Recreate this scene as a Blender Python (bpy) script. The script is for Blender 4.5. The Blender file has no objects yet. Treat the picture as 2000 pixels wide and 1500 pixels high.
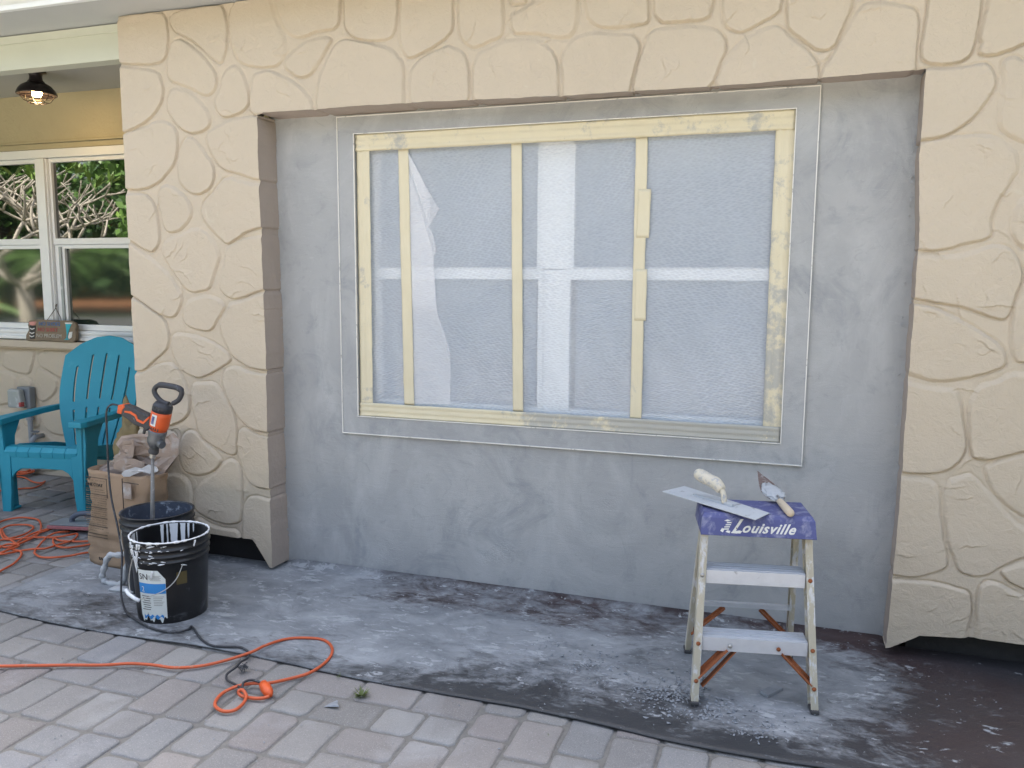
import bpy, bmesh, math, random
import numpy as np
from mathutils import Vector, Matrix, Euler, noise as mnoise
random.seed(7); rng = np.random.default_rng(7)
R = math.radians
sc = bpy.context.scene
COL = sc.collection

# ------------------------------------------------------------------ camera
F_PX = 1600.0                       # focal length in pixels of a 2000 px wide picture
YAW, PITCH, ROLL = R(18.6392), R(-7.1012), R(0.3621)
CAM = Vector((2.182, -3.2, 1.3271))
def cam_axes():
    cy, sy = math.cos(YAW), math.sin(YAW); cp, sp = math.cos(PITCH), math.sin(PITCH)
    f = Vector((-sy*cp, cy*cp, sp)); r0 = Vector((cy, sy, 0)); u0 = r0.cross(f)
    cr, sr = math.cos(ROLL), math.sin(ROLL)
    return cr*r0 + sr*u0, -sr*r0 + cr*u0, f
RX, UX, FX = cam_axes()
cd = bpy.data.cameras.new('camera'); cam = bpy.data.objects.new('camera', cd); COL.objects.link(cam)
cd.sensor_fit = 'HORIZONTAL'; cd.sensor_width = 36; cd.lens = 36*F_PX/2000
cd.clip_start = 0.05; cd.clip_end = 500
mw = Matrix((( RX.x, UX.x, -FX.x, CAM.x), (RX.y, UX.y, -FX.y, CAM.y), (RX.z, UX.z, -FX.z, CAM.z), (0, 0, 0, 1)))
cam.matrix_world = mw
sc.camera = cam
def at(px, py, ax, v):              # where a line of sight meets the plane (axis ax) = v: used to survey the wall and ground
    d = (px-1000)/F_PX*RX - (py-750)/F_PX*UX + FX
    return CAM + d*((v - CAM[ax])/d[ax])

# ------------------------------------------------------------------ light
SUN_EL, SUN_AZ = R(59), R(-14)      # sun stands behind the house: the whole front lies in open shade
w = bpy.data.worlds.new('World'); sc.world = w; w.use_nodes = True
wn = w.node_tree; wn.nodes.clear()
sky = wn.nodes.new('ShaderNodeTexSky'); sky.sky_type = 'NISHITA'; sky.sun_disc = False
sky.sun_elevation = SUN_EL; sky.sun_rotation = SUN_AZ; sky.air_density = 1.0; sky.dust_density = 5.0; sky.ozone_density = 0.3
bg = wn.nodes.new('ShaderNodeBackground'); bg.inputs['Strength'].default_value = 0.12
wo = wn.nodes.new('ShaderNodeOutputWorld')
hs = wn.nodes.new('ShaderNodeHueSaturation'); hs.inputs['Saturation'].default_value = .68
wn.links.new(sky.outputs[0], hs.inputs['Color']); wn.links.new(hs.outputs[0], bg.inputs[0]); wn.links.new(bg.outputs[0], wo.inputs[0])
sl = bpy.data.lights.new('sun', 'SUN'); sl.energy = 3.6; sl.angle = R(0.5); sl.color = (1, .93, .82)
sun = bpy.data.objects.new('sun', sl); COL.objects.link(sun)
SV = Vector((math.sin(SUN_AZ)*math.cos(SUN_EL), math.cos(SUN_AZ)*math.cos(SUN_EL), math.sin(SUN_EL)))
sun.rotation_euler = SV.to_track_quat('Z', 'Y').to_euler()
sc.view_settings.view_transform = 'Standard'; sc.view_settings.look = 'None'
sc.view_settings.gamma = 1; sc.view_settings.exposure = 2.5
sc.render.engine = 'CYCLES'; sc.cycles.use_denoising = True
sc.cycles.max_bounces = 8; sc.cycles.transparent_max_bounces = 12; sc.cycles.caustics_reflective = False

# ------------------------------------------------------------------ materials
def new_mat(name):
    m = bpy.data.materials.new(name); m.use_nodes = True
    nt = m.node_tree; b = nt.nodes['Principled BSDF']
    return m, nt, b
def nd(nt, t, **kw):
    n = nt.nodes.new(t)
    for k, v in kw.items():
        if k in n.inputs: n.inputs[k].default_value = v
        else: setattr(n, k, v)
    return n
def coords(nt, scale=(1, 1, 1), rot=(0, 0, 0)):
    tc = nd(nt, 'ShaderNodeTexCoord'); mp = nd(nt, 'ShaderNodeMapping')
    mp.inputs['Scale'].default_value = scale; mp.inputs['Rotation'].default_value = rot
    nt.links.new(tc.outputs['Object'], mp.inputs['Vector']); return mp.outputs[0]
def noise_n(nt, vec, scale, detail=4, rough=.55, dist=0):
    n = nd(nt, 'ShaderNodeTexNoise'); n.inputs['Scale'].default_value = scale
    n.inputs['Detail'].default_value = detail; n.inputs['Roughness'].default_value = rough
    n.inputs['Distortion'].default_value = dist
    nt.links.new(vec, n.inputs['Vector']); return n.outputs['Fac']
def ramp(nt, fac, stops):
    r = nd(nt, 'ShaderNodeValToRGB'); e = r.color_ramp.elements
    e[0].position, e[0].color = stops[0][0], (*stops[0][1], 1) if len(stops[0][1]) == 3 else stops[0][1]
    e[1].position, e[1].color = stops[-1][0], (*stops[-1][1], 1)
    for p, c in stops[1:-1]:
        x = e.new(p); x.color = (*c, 1)
    nt.links.new(fac, r.inputs[0]); return r.outputs[0]
def rampf(nt, fac, a, b):           # 0 below a, 1 above b
    return ramp(nt, fac, [(a, (0, 0, 0)), (b, (1, 1, 1))])
def mix(nt, fac, a, b, mode='MIX'):
    m = nd(nt, 'ShaderNodeMix', data_type='RGBA', blend_type=mode)
    for sock, v in ((m.inputs[0], fac), (m.inputs[6], a), (m.inputs[7], b)):
        if hasattr(v, 'links') or hasattr(v, 'is_linked'): nt.links.new(v, sock)
        elif isinstance(v, (int, float)): sock.default_value = v
        else: sock.default_value = (*v, 1)
    return m.outputs[2]
def math_n(nt, op, a, b=0.0):
    m = nd(nt, 'ShaderNodeMath', operation=op)
    for i, v in enumerate((a, b)):
        if isinstance(v, (int, float)): m.inputs[i].default_value = v
        else: nt.links.new(v, m.inputs[i])
    return m.outputs[0]
def bump(nt, b, h, dist=.002, strength=1.0):
    bn = nd(nt, 'ShaderNodeBump'); bn.inputs['Distance'].default_value = dist; bn.inputs['Strength'].default_value = strength
    nt.links.new(h, bn.inputs['Height'])
    old = b.inputs['Normal'].links
    if old: nt.links.new(old[0].from_socket, bn.inputs['Normal'])
    nt.links.new(bn.outputs[0], b.inputs['Normal'])
def attr(nt, name, out='Color'):
    a = nd(nt, 'ShaderNodeAttribute'); a.attribute_name = name; return a.outputs[out]
def dark(c, k): return tuple(x*k for x in c)
def simple(name, col, rough=.6, var=.12, scale=12, bmp=0, bscale=80, metal=0, spots=None, spec=.5, stretch=(1, 1, 1), sthr=(.6, .68), sscale=30):
    """painted / plastic / metal surface: two-tone noise, optional splashes of another colour, optional bump"""
    m, nt, b = new_mat(name); v = coords(nt, stretch)
    c = mix(nt, noise_n(nt, v, scale), dark(col, 1-var), tuple(min(1, x*(1+var)) for x in col))
    if spots:
        c = mix(nt, rampf(nt, noise_n(nt, v, sscale, 6, .65, .4), *sthr), c, spots)
    nt.links.new(c, b.inputs['Base Color'])
    b.inputs['Roughness'].default_value = rough; b.inputs['Metallic'].default_value = metal
    b.inputs['Specular IOR Level'].default_value = spec
    if bmp: bump(nt, b, noise_n(nt, v, bscale, 3), bmp)
    return m
M = {}
def mk_stone():
    m, nt, b = new_mat('painted_stucco_stone'); v = coords(nt)
    c = mix(nt, noise_n(nt, v, 2.2, 3), (.50, .432, .335), (.570, .494, .392))
    c = mix(nt, rampf(nt, noise_n(nt, v, 38, 6, .7), .62, .80), c, (.44, .39, .32))
    c = mix(nt, rampf(nt, noise_n(nt, v, 9, 5, .6, 1.2), .66, .74), c, (.56, .50, .40))
    nt.links.new(c, b.inputs['Base Color']); b.inputs['Roughness'].default_value = .62
    b.inputs['Specular IOR Level'].default_value = .3
    bump(nt, b, noise_n(nt, v, 190, 4, .7), .0022, .8)
    bump(nt, b, noise_n(nt, v, 26, 6, .62, 1.4), .007, .6)
    return m
M['stone'] = mk_stone()
def mk_cement():
    m, nt, b = new_mat('fresh_grey_cement'); v = coords(nt); vs = coords(nt, (1, 1, .6), (0, .6, 0))
    c = mix(nt, rampf(nt, noise_n(nt, v, 1.7, 5, .6, .6), .30, .72), (.312, .323, .332), (.408, .416, .420))
    c = mix(nt, math_n(nt, 'MULTIPLY', rampf(nt, noise_n(nt, vs, 3.3, 6, .66, 1.6), .46, .72), .8), c, (.46, .472, .475))
    c = mix(nt, math_n(nt, 'MULTIPLY', rampf(nt, noise_n(nt, v, 4.2, 7, .68, 1.2), .52, .70), .62), c, (.235, .255, .275))
    c = mix(nt, math_n(nt, 'MULTIPLY', rampf(nt, noise_n(nt, v, 11, 6, .70, 2.0), .58, .70), .38), c, (.23, .245, .26))
    c = mix(nt, math_n(nt, 'MULTIPLY', rampf(nt, noise_n(nt, coords(nt, (.5, 1, 1.6), (0, .35, 0)), 20, 6, .72, 2.5), .60, .68), .32), c, (.49, .50, .50))
    c = mix(nt, rampf(nt, noise_n(nt, v, 75, 5, .7), .70, .75), c, (.12, .13, .145))
    nt.links.new(c, b.inputs['Base Color'])
    b.inputs['Roughness'].default_value = .78
    # scratches of the trowel and the lath mesh telegraphing through in patches
    vo = nd(nt, 'ShaderNodeTexVoronoi'); vo.inputs['Scale'].default_value = 150; nt.links.new(v, vo.inputs['Vector'])
    patch = rampf(nt, noise_n(nt, v, 3.1, 2, .5, .3), .62, .70)
    bump(nt, b, math_n(nt, 'MULTIPLY', vo.outputs['Distance'], patch), .0016, .8)
    bump(nt, b, noise_n(nt, coords(nt, (.3, 1, 1), (0, .25, 0)), 24, 6, .66, 1.6), .003, .5)
    bump(nt, b, noise_n(nt, v, 260, 4, .7), .0014, .8)
    return m
M['cement'] = mk_cement()
M['return'] = simple('mauve_brown_primer', (.40, .335, .285), .75, .08, 9, .003, 60, spots=(.52, .47, .38), sthr=(.70, .72), sscale=22)
def mk_paver():
    m, nt, b = new_mat('tumbled_concrete_paver'); v = coords(nt)
    c = attr(nt, 'tint')
    n1 = noise_n(nt, v, 9, 4, .6); n2 = noise_n(nt, v, 260, 3, .7)
    c = mix(nt, n1, mix(nt, .28, c, (.16, .16, .17)), mix(nt, .25, c, (.42, .41, .39)))
    c = mix(nt, rampf(nt, n2, .55, .72), c, (.38, .37, .36)); c = mix(nt, rampf(nt, noise_n(nt, v, 210, 3, .7), .60, .72), c, (.13, .13, .135))
    c = mix(nt, rampf(nt, noise_n(nt, v, 3.2, 5, .6, .5), .55, .75), c, mix(nt, .5, c, (.40, .41, .42)))   # cement dust
    c = mix(nt, rampf(nt, noise_n(nt, v, 45, 4, .75, .6), .74, .77), c, (.52, .53, .54))
    nt.links.new(c, b.inputs['Base Color']); b.inputs['Roughness'].default_value = .85
    b.inputs['Specular IOR Level'].default_value = .25
    bump(nt, b, n2, .0022, .8); bump(nt, b, noise_n(nt, v, 55, 4), .003, .5)
    return m
M['paver'] = mk_paver()
M['sand'] = simple('joint_sand', (.175, .168, .155), .95, .35, 60, .003, 200)
def mk_felt():
    m, nt, b = new_mat('roofing_felt_with_cement'); v = coords(nt); vs = coords(nt, (.65, 1, 1), (0, 0, .22)); vt = coords(nt, (.5, 1, 1), (0, 0, -.18))
    d = attr(nt, 'dust', 'Fac'); rd = attr(nt, 'red', 'Fac')
    felt = mix(nt, rd, (.020, .022, .026), (.060, .026, .022))
    felt = mix(nt, math_n(nt, 'MULTIPLY', noise_n(nt, v, 5, 5), .55), felt, (.075, .078, .085))
    haze = mix(nt, rampf(nt, noise_n(nt, vs, 6, 8, .7, .6), .32, .70), (.15, .163, .178), (.35, .37, .39))
    n = noise_n(nt, vs, 8, 9, .74, .7); n2 = noise_n(nt, vt, 40, 7, .72, .6)
    k = math_n(nt, 'ADD', math_n(nt, 'MULTIPLY', n, .75), math_n(nt, 'MULTIPLY', n2, .42))
    k = math_n(nt, 'ADD', k, math_n(nt, 'MULTIPLY', math_n(nt, 'SUBTRACT', d, .45), .55))
    f1 = rampf(nt, k, .45, .64)
    c = mix(nt, math_n(nt, 'MULTIPLY', f1, .93), felt, haze)
    k2 = math_n(nt, 'ADD', math_n(nt, 'MULTIPLY', noise_n(nt, vt, 34, 5, .7, .5), .8), math_n(nt, 'MULTIPLY', noise_n(nt, v, 7, 3), .35))
    k2 = math_n(nt, 'ADD', k2, math_n(nt, 'MULTIPLY', d, .10))
    c = mix(nt, rampf(nt, k2, .70, .75), c, (.345, .365, .385))            # crisp flecks of dropped mortar
    c = mix(nt, rampf(nt, noise_n(nt, v, 110, 4, .65), .70, .73), c, (.44, .46, .48))
    nt.links.new(c, b.inputs['Base Color'])
    rr = nd(nt, 'ShaderNodeMapRange'); nt.links.new(f1, rr.inputs[0]); rr.inputs[3].default_value = .50; rr.inputs[4].default_value = .88
    nt.links.new(rr.outputs[0], b.inputs['Roughness'])
    bump(nt, b, k, .006, .6); bump(nt, b, k2, .003, .7)
    return m
M['felt'] = mk_felt()
M['black_edge'] = simple('black_felt_edge', (.02, .02, .022), .7, .3, 30, .001)
M['dark_board'] = simple('near_black_board', (.028, .028, .03), .55, .5, 9, .002, 40, spots=(.10, .10, .11), sthr=(.66, .72))  # near-black board colour with grey spots, used below the piers
def mk_tape():
    m, nt, b = new_mat('yellow_masking_tape'); v = coords(nt); vs = coords(nt, (3, 1, .5))
    c = mix(nt, noise_n(nt, v, 7, 4), (.62, .555, .385), (.71, .655, .49))
    sm = attr(nt, 'smear', 'Fac')
    k = math_n(nt, 'ADD', noise_n(nt, v, 11, 8, .74, .15), math_n(nt, 'MULTIPLY', math_n(nt, 'SUBTRACT', sm, .5), .5))
    c = mix(nt, math_n(nt, 'MULTIPLY', rampf(nt, k, .48, .60), .82), c, (.37, .375, .36))
    nt.links.new(c, b.inputs['Base Color']); b.inputs['Roughness'].default_value = .55
    bump(nt, b, noise_n(nt, coords(nt, (9, 1, .7)), 26, 3), .003, .5); bump(nt, b, k, .002, .5)
    return m
M['tape'] = mk_tape()
def mk_film(name, dens, tone=(.80, .84, .90), pat=.16):
    m = bpy.data.materials.new(name); m.use_nodes = True; nt = m.node_tree; nt.nodes.clear()
    v = coords(nt)
    out = nd(nt, 'ShaderNodeOutputMaterial'); mx = nd(nt, 'ShaderNodeMixShader')
    tr = nd(nt, 'ShaderNodeBsdfTransparent'); pr = nd(nt, 'ShaderNodeBsdfPrincipled')
    pr.inputs['Base Color'].default_value = (*tone, 1); pr.inputs['Roughness'].default_value = .28
    # shrink-wrap dimples: short slanted dashes, in fields that fan in different directions
    fields = []
    for rot, sx, sz, s in ((.45, 1, 2.4, 52), (-.5, 1, 2.8, 50), (1.2, 1, 2.0, 56)):
        vv = coords(nt, (sx, 1, sz), (0, rot, 0)); wv = nd(nt, 'ShaderNodeTexVoronoi'); wv.inputs['Scale'].default_value = s; wv.inputs['Randomness'].default_value = .55
        nt.links.new(vv, wv.inputs['Vector']); fields.append(wv.outputs['Distance'])
    def mixf(f, a, b2):
        q = nd(nt, 'ShaderNodeMix', data_type='FLOAT'); nt.links.new(f, q.inputs[0]); nt.links.new(a, q.inputs[2]); nt.links.new(b2, q.inputs[3]); return q.outputs[0]
    n = mixf(rampf(nt, noise_n(nt, v, 3.0, 1), .44, .56), fields[0], fields[1])
    n = mixf(rampf(nt, noise_n(nt, v, 2.3, 1, .5, .5), .50, .60), n, fields[2])
    # vertical pleats across the middle band
    vp = noise_n(nt, coords(nt, (1, 1, .05)), 75, 3)
    sx = nd(nt, 'ShaderNodeSeparateXYZ'); nt.links.new(coords(nt), sx.inputs[0])
    z = sx.outputs['Z']
    band = math_n(nt, 'MULTIPLY', rampf(nt, z, 1.17/2, 1.22/2), 1.0)
    zr = nd(nt, 'ShaderNodeMapRange'); nt.links.new(z, zr.inputs[0]); zr.inputs[1].default_value = 1.18; zr.inputs[2].default_value = 1.24
    zr2 = nd(nt, 'ShaderNodeMapRange'); nt.links.new(z, zr2.inputs[0]); zr2.inputs[1].default_value = 1.42; zr2.inputs[2].default_value = 1.36
    band = math_n(nt, 'MULTIPLY', zr.outputs[0], zr2.outputs[0])
    h = mixf(band, n, vp)
    f = math_n(nt, 'ADD', dens, math_n(nt, 'MULTIPLY', math_n(nt, 'SUBTRACT', h, .42), pat))
    f = math_n(nt, 'ADD', f, math_n(nt, 'MULTIPLY', math_n(nt, 'SUBTRACT', noise_n(nt, v, 2.5, 3), .5), .14))
    bn = nd(nt, 'ShaderNodeBump'); bn.inputs['Distance'].default_value = .004; bn.inputs['Strength'].default_value = .8
    nt.links.new(h, bn.inputs['Height']); nt.links.new(bn.outputs[0], pr.inputs['Normal'])
    nt.links.new(f, mx.inputs[0]); nt.links.new(tr.outputs[0], mx.inputs[1]); nt.links.new(pr.outputs[0], mx.inputs[2])
    nt.links.new(mx.outputs[0], out.inputs[0]); return m
M['film'] = mk_film('translucent_plastic_film', .42, (.86, .92, 1.0), pat=.11)
M['film_fold'] = mk_film('folded_plastic_film', .36, (.93, .94, .97), .06)
M['white_frame'] = simple('white_vinyl', (.74, .76, .76), .38, .05, 6, .0006, 60)
M['white_bead'] = simple('white_pvc_bead', (.78, .77, .73), .5, .1, 20, spots=(.42, .42, .41), sscale=25)
def mk_glass(name, col, ior, rough=.015, wob=.0004):
    m, nt, b = new_mat(name); b.inputs['Base Color'].default_value = (*col, 1); b.inputs['Roughness'].default_value = rough
    b.inputs['IOR'].default_value = ior; bump(nt, b, noise_n(nt, coords(nt), 2.2, 2), wob, .5); return m
M['pane'] = mk_glass('dark_reflective_glass', (.006, .009, .008), 2.7)
M['screen'] = mk_glass('insect_screened_glass', (.022, .034, .026), 2.2, .05)
M['pane_back'] = mk_glass('blue_grey_glass', (.105, .150, .205), 1.5, .12)
M['soffit'] = simple('painted_soffit', (.50, .52, .53), .6, .05, 5, .001, 60)
M['fascia'] = simple('white_fascia_metal', (.78, .82, .85), .35, .03, 5)
M['beam'] = simple('pale_green_white_paint', (.56, .585, .50), .55, .05, 5, .001, 60)
M['ceiling'] = simple('grey_porch_ceiling', (.40, .41, .39), .7, .05, 6, .001, 60)
M['porch_wall'] = simple('ochre_stucco_paint', (.40, .355, .225), .8, .07, 5, .003, 55)
M['roof'] = simple('asphalt_shingle', (.13, .12, .11), .9, .25, 25, .004, 60)
M['chair'] = simple('teal_resin', (.024, .285, .40), .50, .10, 4, .0006, 260, spec=.4, spots=(.07, .36, .46), sthr=(.60, .85), sscale=8)
M['bronze'] = simple('dark_bronze_metal', (.020, .016, .018), .32, .2, 20, metal=.3)
M['orange_cord'] = simple('orange_vinyl_cord', (.56, .105, .035), .5, .15, 14, spots=(.45, .26, .18), sthr=(.60, .72), sscale=24)
M['black_cord'] = simple('black_rubber_cord', (.026, .028, .034), .5, .3, 30, spots=(.12, .125, .14), sthr=(.55, .7), sscale=40)
M['orange_plastic'] = simple('orange_tool_plastic', (.68, .105, .022), .45, .08, 20, spots=(.55, .38, .30), sthr=(.66, .75), sscale=60)
M['dark_plastic'] = simple('dark_tool_plastic', (.035, .037, .045), .5, .2, 30, .0006, 120, spots=(.20, .21, .23), sthr=(.60, .72), sscale=55)
M['gear_metal'] = simple('grey_cast_metal', (.14, .15, .16), .45, .2, 40, .001, 90, metal=.5, spots=(.30, .31, .32), sscale=50)
M['steel'] = simple('worn_steel', (.45, .44, .42), .4, .2, 50, .0005, 120, metal=.7)
M['dusty_steel'] = simple('mortar_coated_steel', (.24, .235, .23), .7, .25, 50, .002, 90, metal=.1, spots=(.40, .38, .36), sscale=50)
M['bucket'] = simple('black_bucket_plastic', (.012, .012, .013), .30, .25, 9, .0004, 60, spots=(.13, .135, .15), sthr=(.62, .80), sscale=14)
M['bucket_dusty'] = simple('dusty_black_bucket', (.022, .024, .028), .45, .4, 9, .0008, 60, spots=(.16, .17, .19), sthr=(.50, .72), sscale=12)
M['paint'] = simple('wet_white_paint', (.78, .80, .82), .25, .04, 30, .001, 40)
M['slurry'] = simple('blue_grey_slurry_film', (.065, .078, .108), .35, .35, 22, .003, 30, spots=(.28, .32, .38), sthr=(.58, .66), sscale=28)
M['cement_crust'] = simple('dried_mortar_crust', (.46, .48, .50), .9, .15, 40, .006, 60)
M['kraft'] = simple('brown_kraft_paper', (.315, .220, .145), .8, .2, 9, .006, 22, spots=(.24, .165, .105), sthr=(.60, .75), sscale=14)
M['kraft_dusty'] = simple('dusty_kraft_paper', (.33, .26, .215), .85, .2, 12, .006, 18, spots=(.46, .45, .45), sthr=(.52, .70), sscale=9)
M['bag_liner'] = simple('pale_torn_liner', (.52, .53, .56), .8, .1, 20, .004, 40)
M['ink'] = simple('faded_black_ink', (.055, .045, .038), .8, .3, 80)
M['ink_faint'] = simple('rubbed_grey_ink', (.17, .125, .085), .8, .3, 80, spots=(.35, .24, .145), sthr=(.5, .6), sscale=60)
M['label_white'] = simple('weathered_white_label', (.66, .70, .68), .5, .08, 18, spots=(.02, .02, .022), sthr=(.665, .675), sscale=26)
M['label_blue'] = simple('blue_label_band', (.035, .24, .60), .5, .08, 18)
M['yellowed'] = simple('yellow_brown_sticker', (.085, .065, .022), .5, .2, 30)
M['ladder_blue'] = simple('faded_blue_plastic', (.068, .078, .215), .55, .16, 14, .0008, 60, spots=(.27, .28, .38), sthr=(.50, .72), sscale=30)
M['alu'] = simple('dull_aluminium', (.60, .62, .66), .42, .10, 30, .0006, 100, metal=.35, spots=(.36, .37, .40), sthr=(.66, .74), sscale=40)
M['rail'] = simple('splattered_ladder_rail', (.50, .465, .37), .55, .15, 12, .0008, 80, spots=(.62, .63, .64), sthr=(.52, .60), sscale=40, metal=.1, stretch=(1, 1, .4))
M['rust'] = simple('rusty_steel', (.27, .085, .030), .85, .4, 26, .002, 80, spots=(.36, .20, .10), sthr=(.58, .72), sscale=50)
M['rust_dark'] = simple('dark_red_rust', (.085, .025, .018), .85, .4, 26, .002, 80)
M['stained_blade'] = simple('brown_stained_blade', (.19, .135, .12), .6, .25, 40, .001, 90, metal=.2, spots=(.34, .31, .30), sthr=(.52, .62), sscale=50)
M['rubber'] = simple('black_rubber', (.06, .06, .063), .7, .3, 30)
M['trowel'] = simple('cement_filmed_blade', (.50, .53, .56), .55, .12, 10, .0015, 60, metal=.15, spots=(.30, .315, .33), sthr=(.60, .68), sscale=22)
M['trowel_handle'] = simple('cream_dirty_grip', (.58, .54, .44), .6, .1, 20, .0012, 70, spots=(.38, .385, .39), sthr=(.52, .60), sscale=60)
M['wood'] = simple('pale_worn_wood', (.56, .47, .35), .65, .1, 12, .001, 60, stretch=(1, 4, 4))
M['pink_foam'] = simple('dusty_red_sponge', (.36, .14, .15), .9, .2, 60, .003, 150, spots=(.40, .36, .37), sthr=(.58, .70), sscale=30)
M['grey_grip'] = simple('grey_blue_grip', (.085, .105, .145), .6, .15, 20, .001, 80)
M['plaque'] = simple('carved_brown_wood', (.20, .155, .105), .85, .18, 18, .004, 40, stretch=(1, 1, 3))
for k, c in dict(pl_blue=(.06, .15, .33), pl_red=(.38, .07, .07), pl_grey=(.42, .41, .36), pl_teal=(.03, .38, .46), pl_white=(.66, .66, .62), pl_black=(.03, .028, .026), pl_pink=(.55, .25, .22)).items():
    M[k] = simple('worn_paint_'+k[3:], c, .7, .15, 40, spots=(.20, .155, .105), sthr=(.62, .66), sscale=70)
M['box_grey'] = simple('grey_electrical_plastic', (.20, .22, .24), .45, .1, 20)
M['box_clear'] = simple('hazy_clear_cover', (.34, .37, .37), .25, .15, 8, spots=(.55, .57, .60), sthr=(.55, .65), sscale=10)
M['conduit'] = simple('grey_pvc', (.27, .29, .32), .5, .08, 20)
M['brick_orange'] = simple('orange_brown_copper', (.42, .16, .07), .6, .2, 30)
M['leaf_dark'] = simple('dark_green_leaf', (.055, .125, .03), .55, .5, 3)
M['leaf'] = simple('mid_green_leaf', (.12, .23, .05), .5, .45, 3)
M['weed'] = simple('olive_green_weed', (.10, .135, .03), .6, .35, 30)
M['leaf_bright'] = simple('yellow_green_leaf', (.15, .26, .035), .5, .35, 5)
M['bark_pale'] = simple('pale_smooth_bark', (.46, .42, .35), .8, .2, 8, .004, 30)
M['bark'] = simple('brown_bark', (.075, .06, .045), .9, .3, 10, .01, 20)
M['bounce_slab'] = simple('pale_bounce_slab', (.42, .38, .32), .9, .12, 4, .002, 60)  # pale warm tone for the added slab that bounces sunlight
M['grass'] = simple('lawn', (.075, .095, .04), .9, .35, 14, .02, 40)
M['mulch'] = simple('orange_brown_mulch', (.24, .105, .045), .95, .35, 10, .03, 20)
M['asphalt'] = simple('grey_asphalt', (.10, .105, .11), .9, .15, 10)
def mk_bulb():
    m, nt, b = new_mat('lit_bulb'); b.inputs['Emission Color'].default_value = (1, .62, .22, 1); b.inputs['Emission Strength'].default_value = 14; return m
M['bulb'] = mk_bulb()

# ------------------------------------------------------------------ mesh helpers
class MB:
    def __init__(s): s.v = []; s.f = []; s.a = {}
    def add(s, vs, fs):
        o = len(s.v); s.v += [tuple(x) for x in vs]; s.f += [tuple(i+o for i in f) for f in fs]; return s
    def box(s, c, size, rot=None, taper=1):
        hx, hy, hz = [x/2 for x in size]; vs = []
        for z, k in ((-hz, 1), (hz, taper)):
            for x, y in ((-hx, -hy), (hx, -hy), (hx, hy), (-hx, hy)):
                vs.append(Vector((x*k, y*k, z)))
        if rot is not None:
            rm = rot if isinstance(rot, Matrix) else Euler(rot).to_matrix(); vs = [rm @ x for x in vs]
        c = Vector(c)
        return s.add([x+c for x in vs], [(0, 3, 2, 1), (4, 5, 6, 7), (0, 1, 5, 4), (1, 2, 6, 5), (2, 3, 7, 6), (3, 0, 4, 7)])
    def beam(s, a, b, wx, wy, up=(0, 0, 1)):
        a, b = Vector(a), Vector(b); d = (b-a); L = d.length; z = d/L; x = Vector(up).cross(z)
        if x.length < 1e-4: x = Vector((1, 0, 0))
        x.normalize(); y = z.cross(x)
        rm = Matrix((x, y, z)).transposed(); return s.box((a+b)/2, (wx, wy, L), rm)
    def tube(s, pts, r, n=8, closed=False, cap=True):
        pts = [Vector(p) for p in pts]; m = len(pts); rs = r if isinstance(r, (list, tuple)) else [r]*m
        vs = []; t0 = None; prev = None
        for i, p in enumerate(pts):
            if closed: t = pts[(i+1) % m]-pts[i-1]
            else: t = pts[min(i+1, m-1)]-pts[max(i-1, 0)]
            t = t.normalized() if t.length > 1e-9 else Vector((0, 0, 1))
            if prev is None:
                a = Vector((0, 0, 1)) if abs(t.z) < .9 else Vector((1, 0, 0)); x = (a - t*a.dot(t)).normalized()
            else:
                x = (prev - t*prev.dot(t)); x = x.normalized() if x.length > 1e-6 else prev
            prev = x; y = t.cross(x)
            for k in range(n):
                q = 2*math.pi*k/n; vs.append(p + rs[i]*(math.cos(q)*x+math.sin(q)*y))
        fs = []
        for i in range(m if closed else m-1):
            j = (i+1) % m
            for k in range(n): fs.append((i*n+k, i*n+(k+1) % n, j*n+(k+1) % n, j*n+k))
        if cap and not closed: fs += [tuple(range(n-1, -1, -1)), tuple((m-1)*n+k for k in range(n))]
        return s.add(vs, fs)
    def lathe(s, prof, mat=Matrix(), n=32, a0=0, a1=2*math.pi, cap=False):
        full = abs(a1-a0-2*math.pi) < 1e-6; cols = n if full else n+1; vs = []
        for r, z in prof:
            for k in range(cols):
                q = a0+(a1-a0)*k/n; vs.append(mat @ Vector((r*math.cos(q), r*math.sin(q), z)))
        fs = []
        for i in range(len(prof)-1):
            for k in range(n):
                k2 = (k+1) % cols; fs.append((i*cols+k, i*cols+k2, (i+1)*cols+k2, (i+1)*cols+k))
        if cap: fs += [tuple(range(cols-1, -1, -1)), tuple((len(prof)-1)*cols+k for k in range(cols))]
        return s.add(vs, fs)
    def prism(s, poly, fn, t0, t1):       # poly 2-D, fn(u, v, t) -> point
        n = len(poly); vs = [fn(u, v, t0) for u, v in poly]+[fn(u, v, t1) for u, v in poly]
        fs = [tuple(range(n-1, -1, -1)), tuple(range(n, 2*n))]+[(i, (i+1) % n, n+(i+1) % n, n+i) for i in range(n)]
        return s.add(vs, fs)
def root_loc(o):
    m = Matrix()
    while o is not None: m = o.matrix_basis @ m; o = o.parent
    return m
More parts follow.
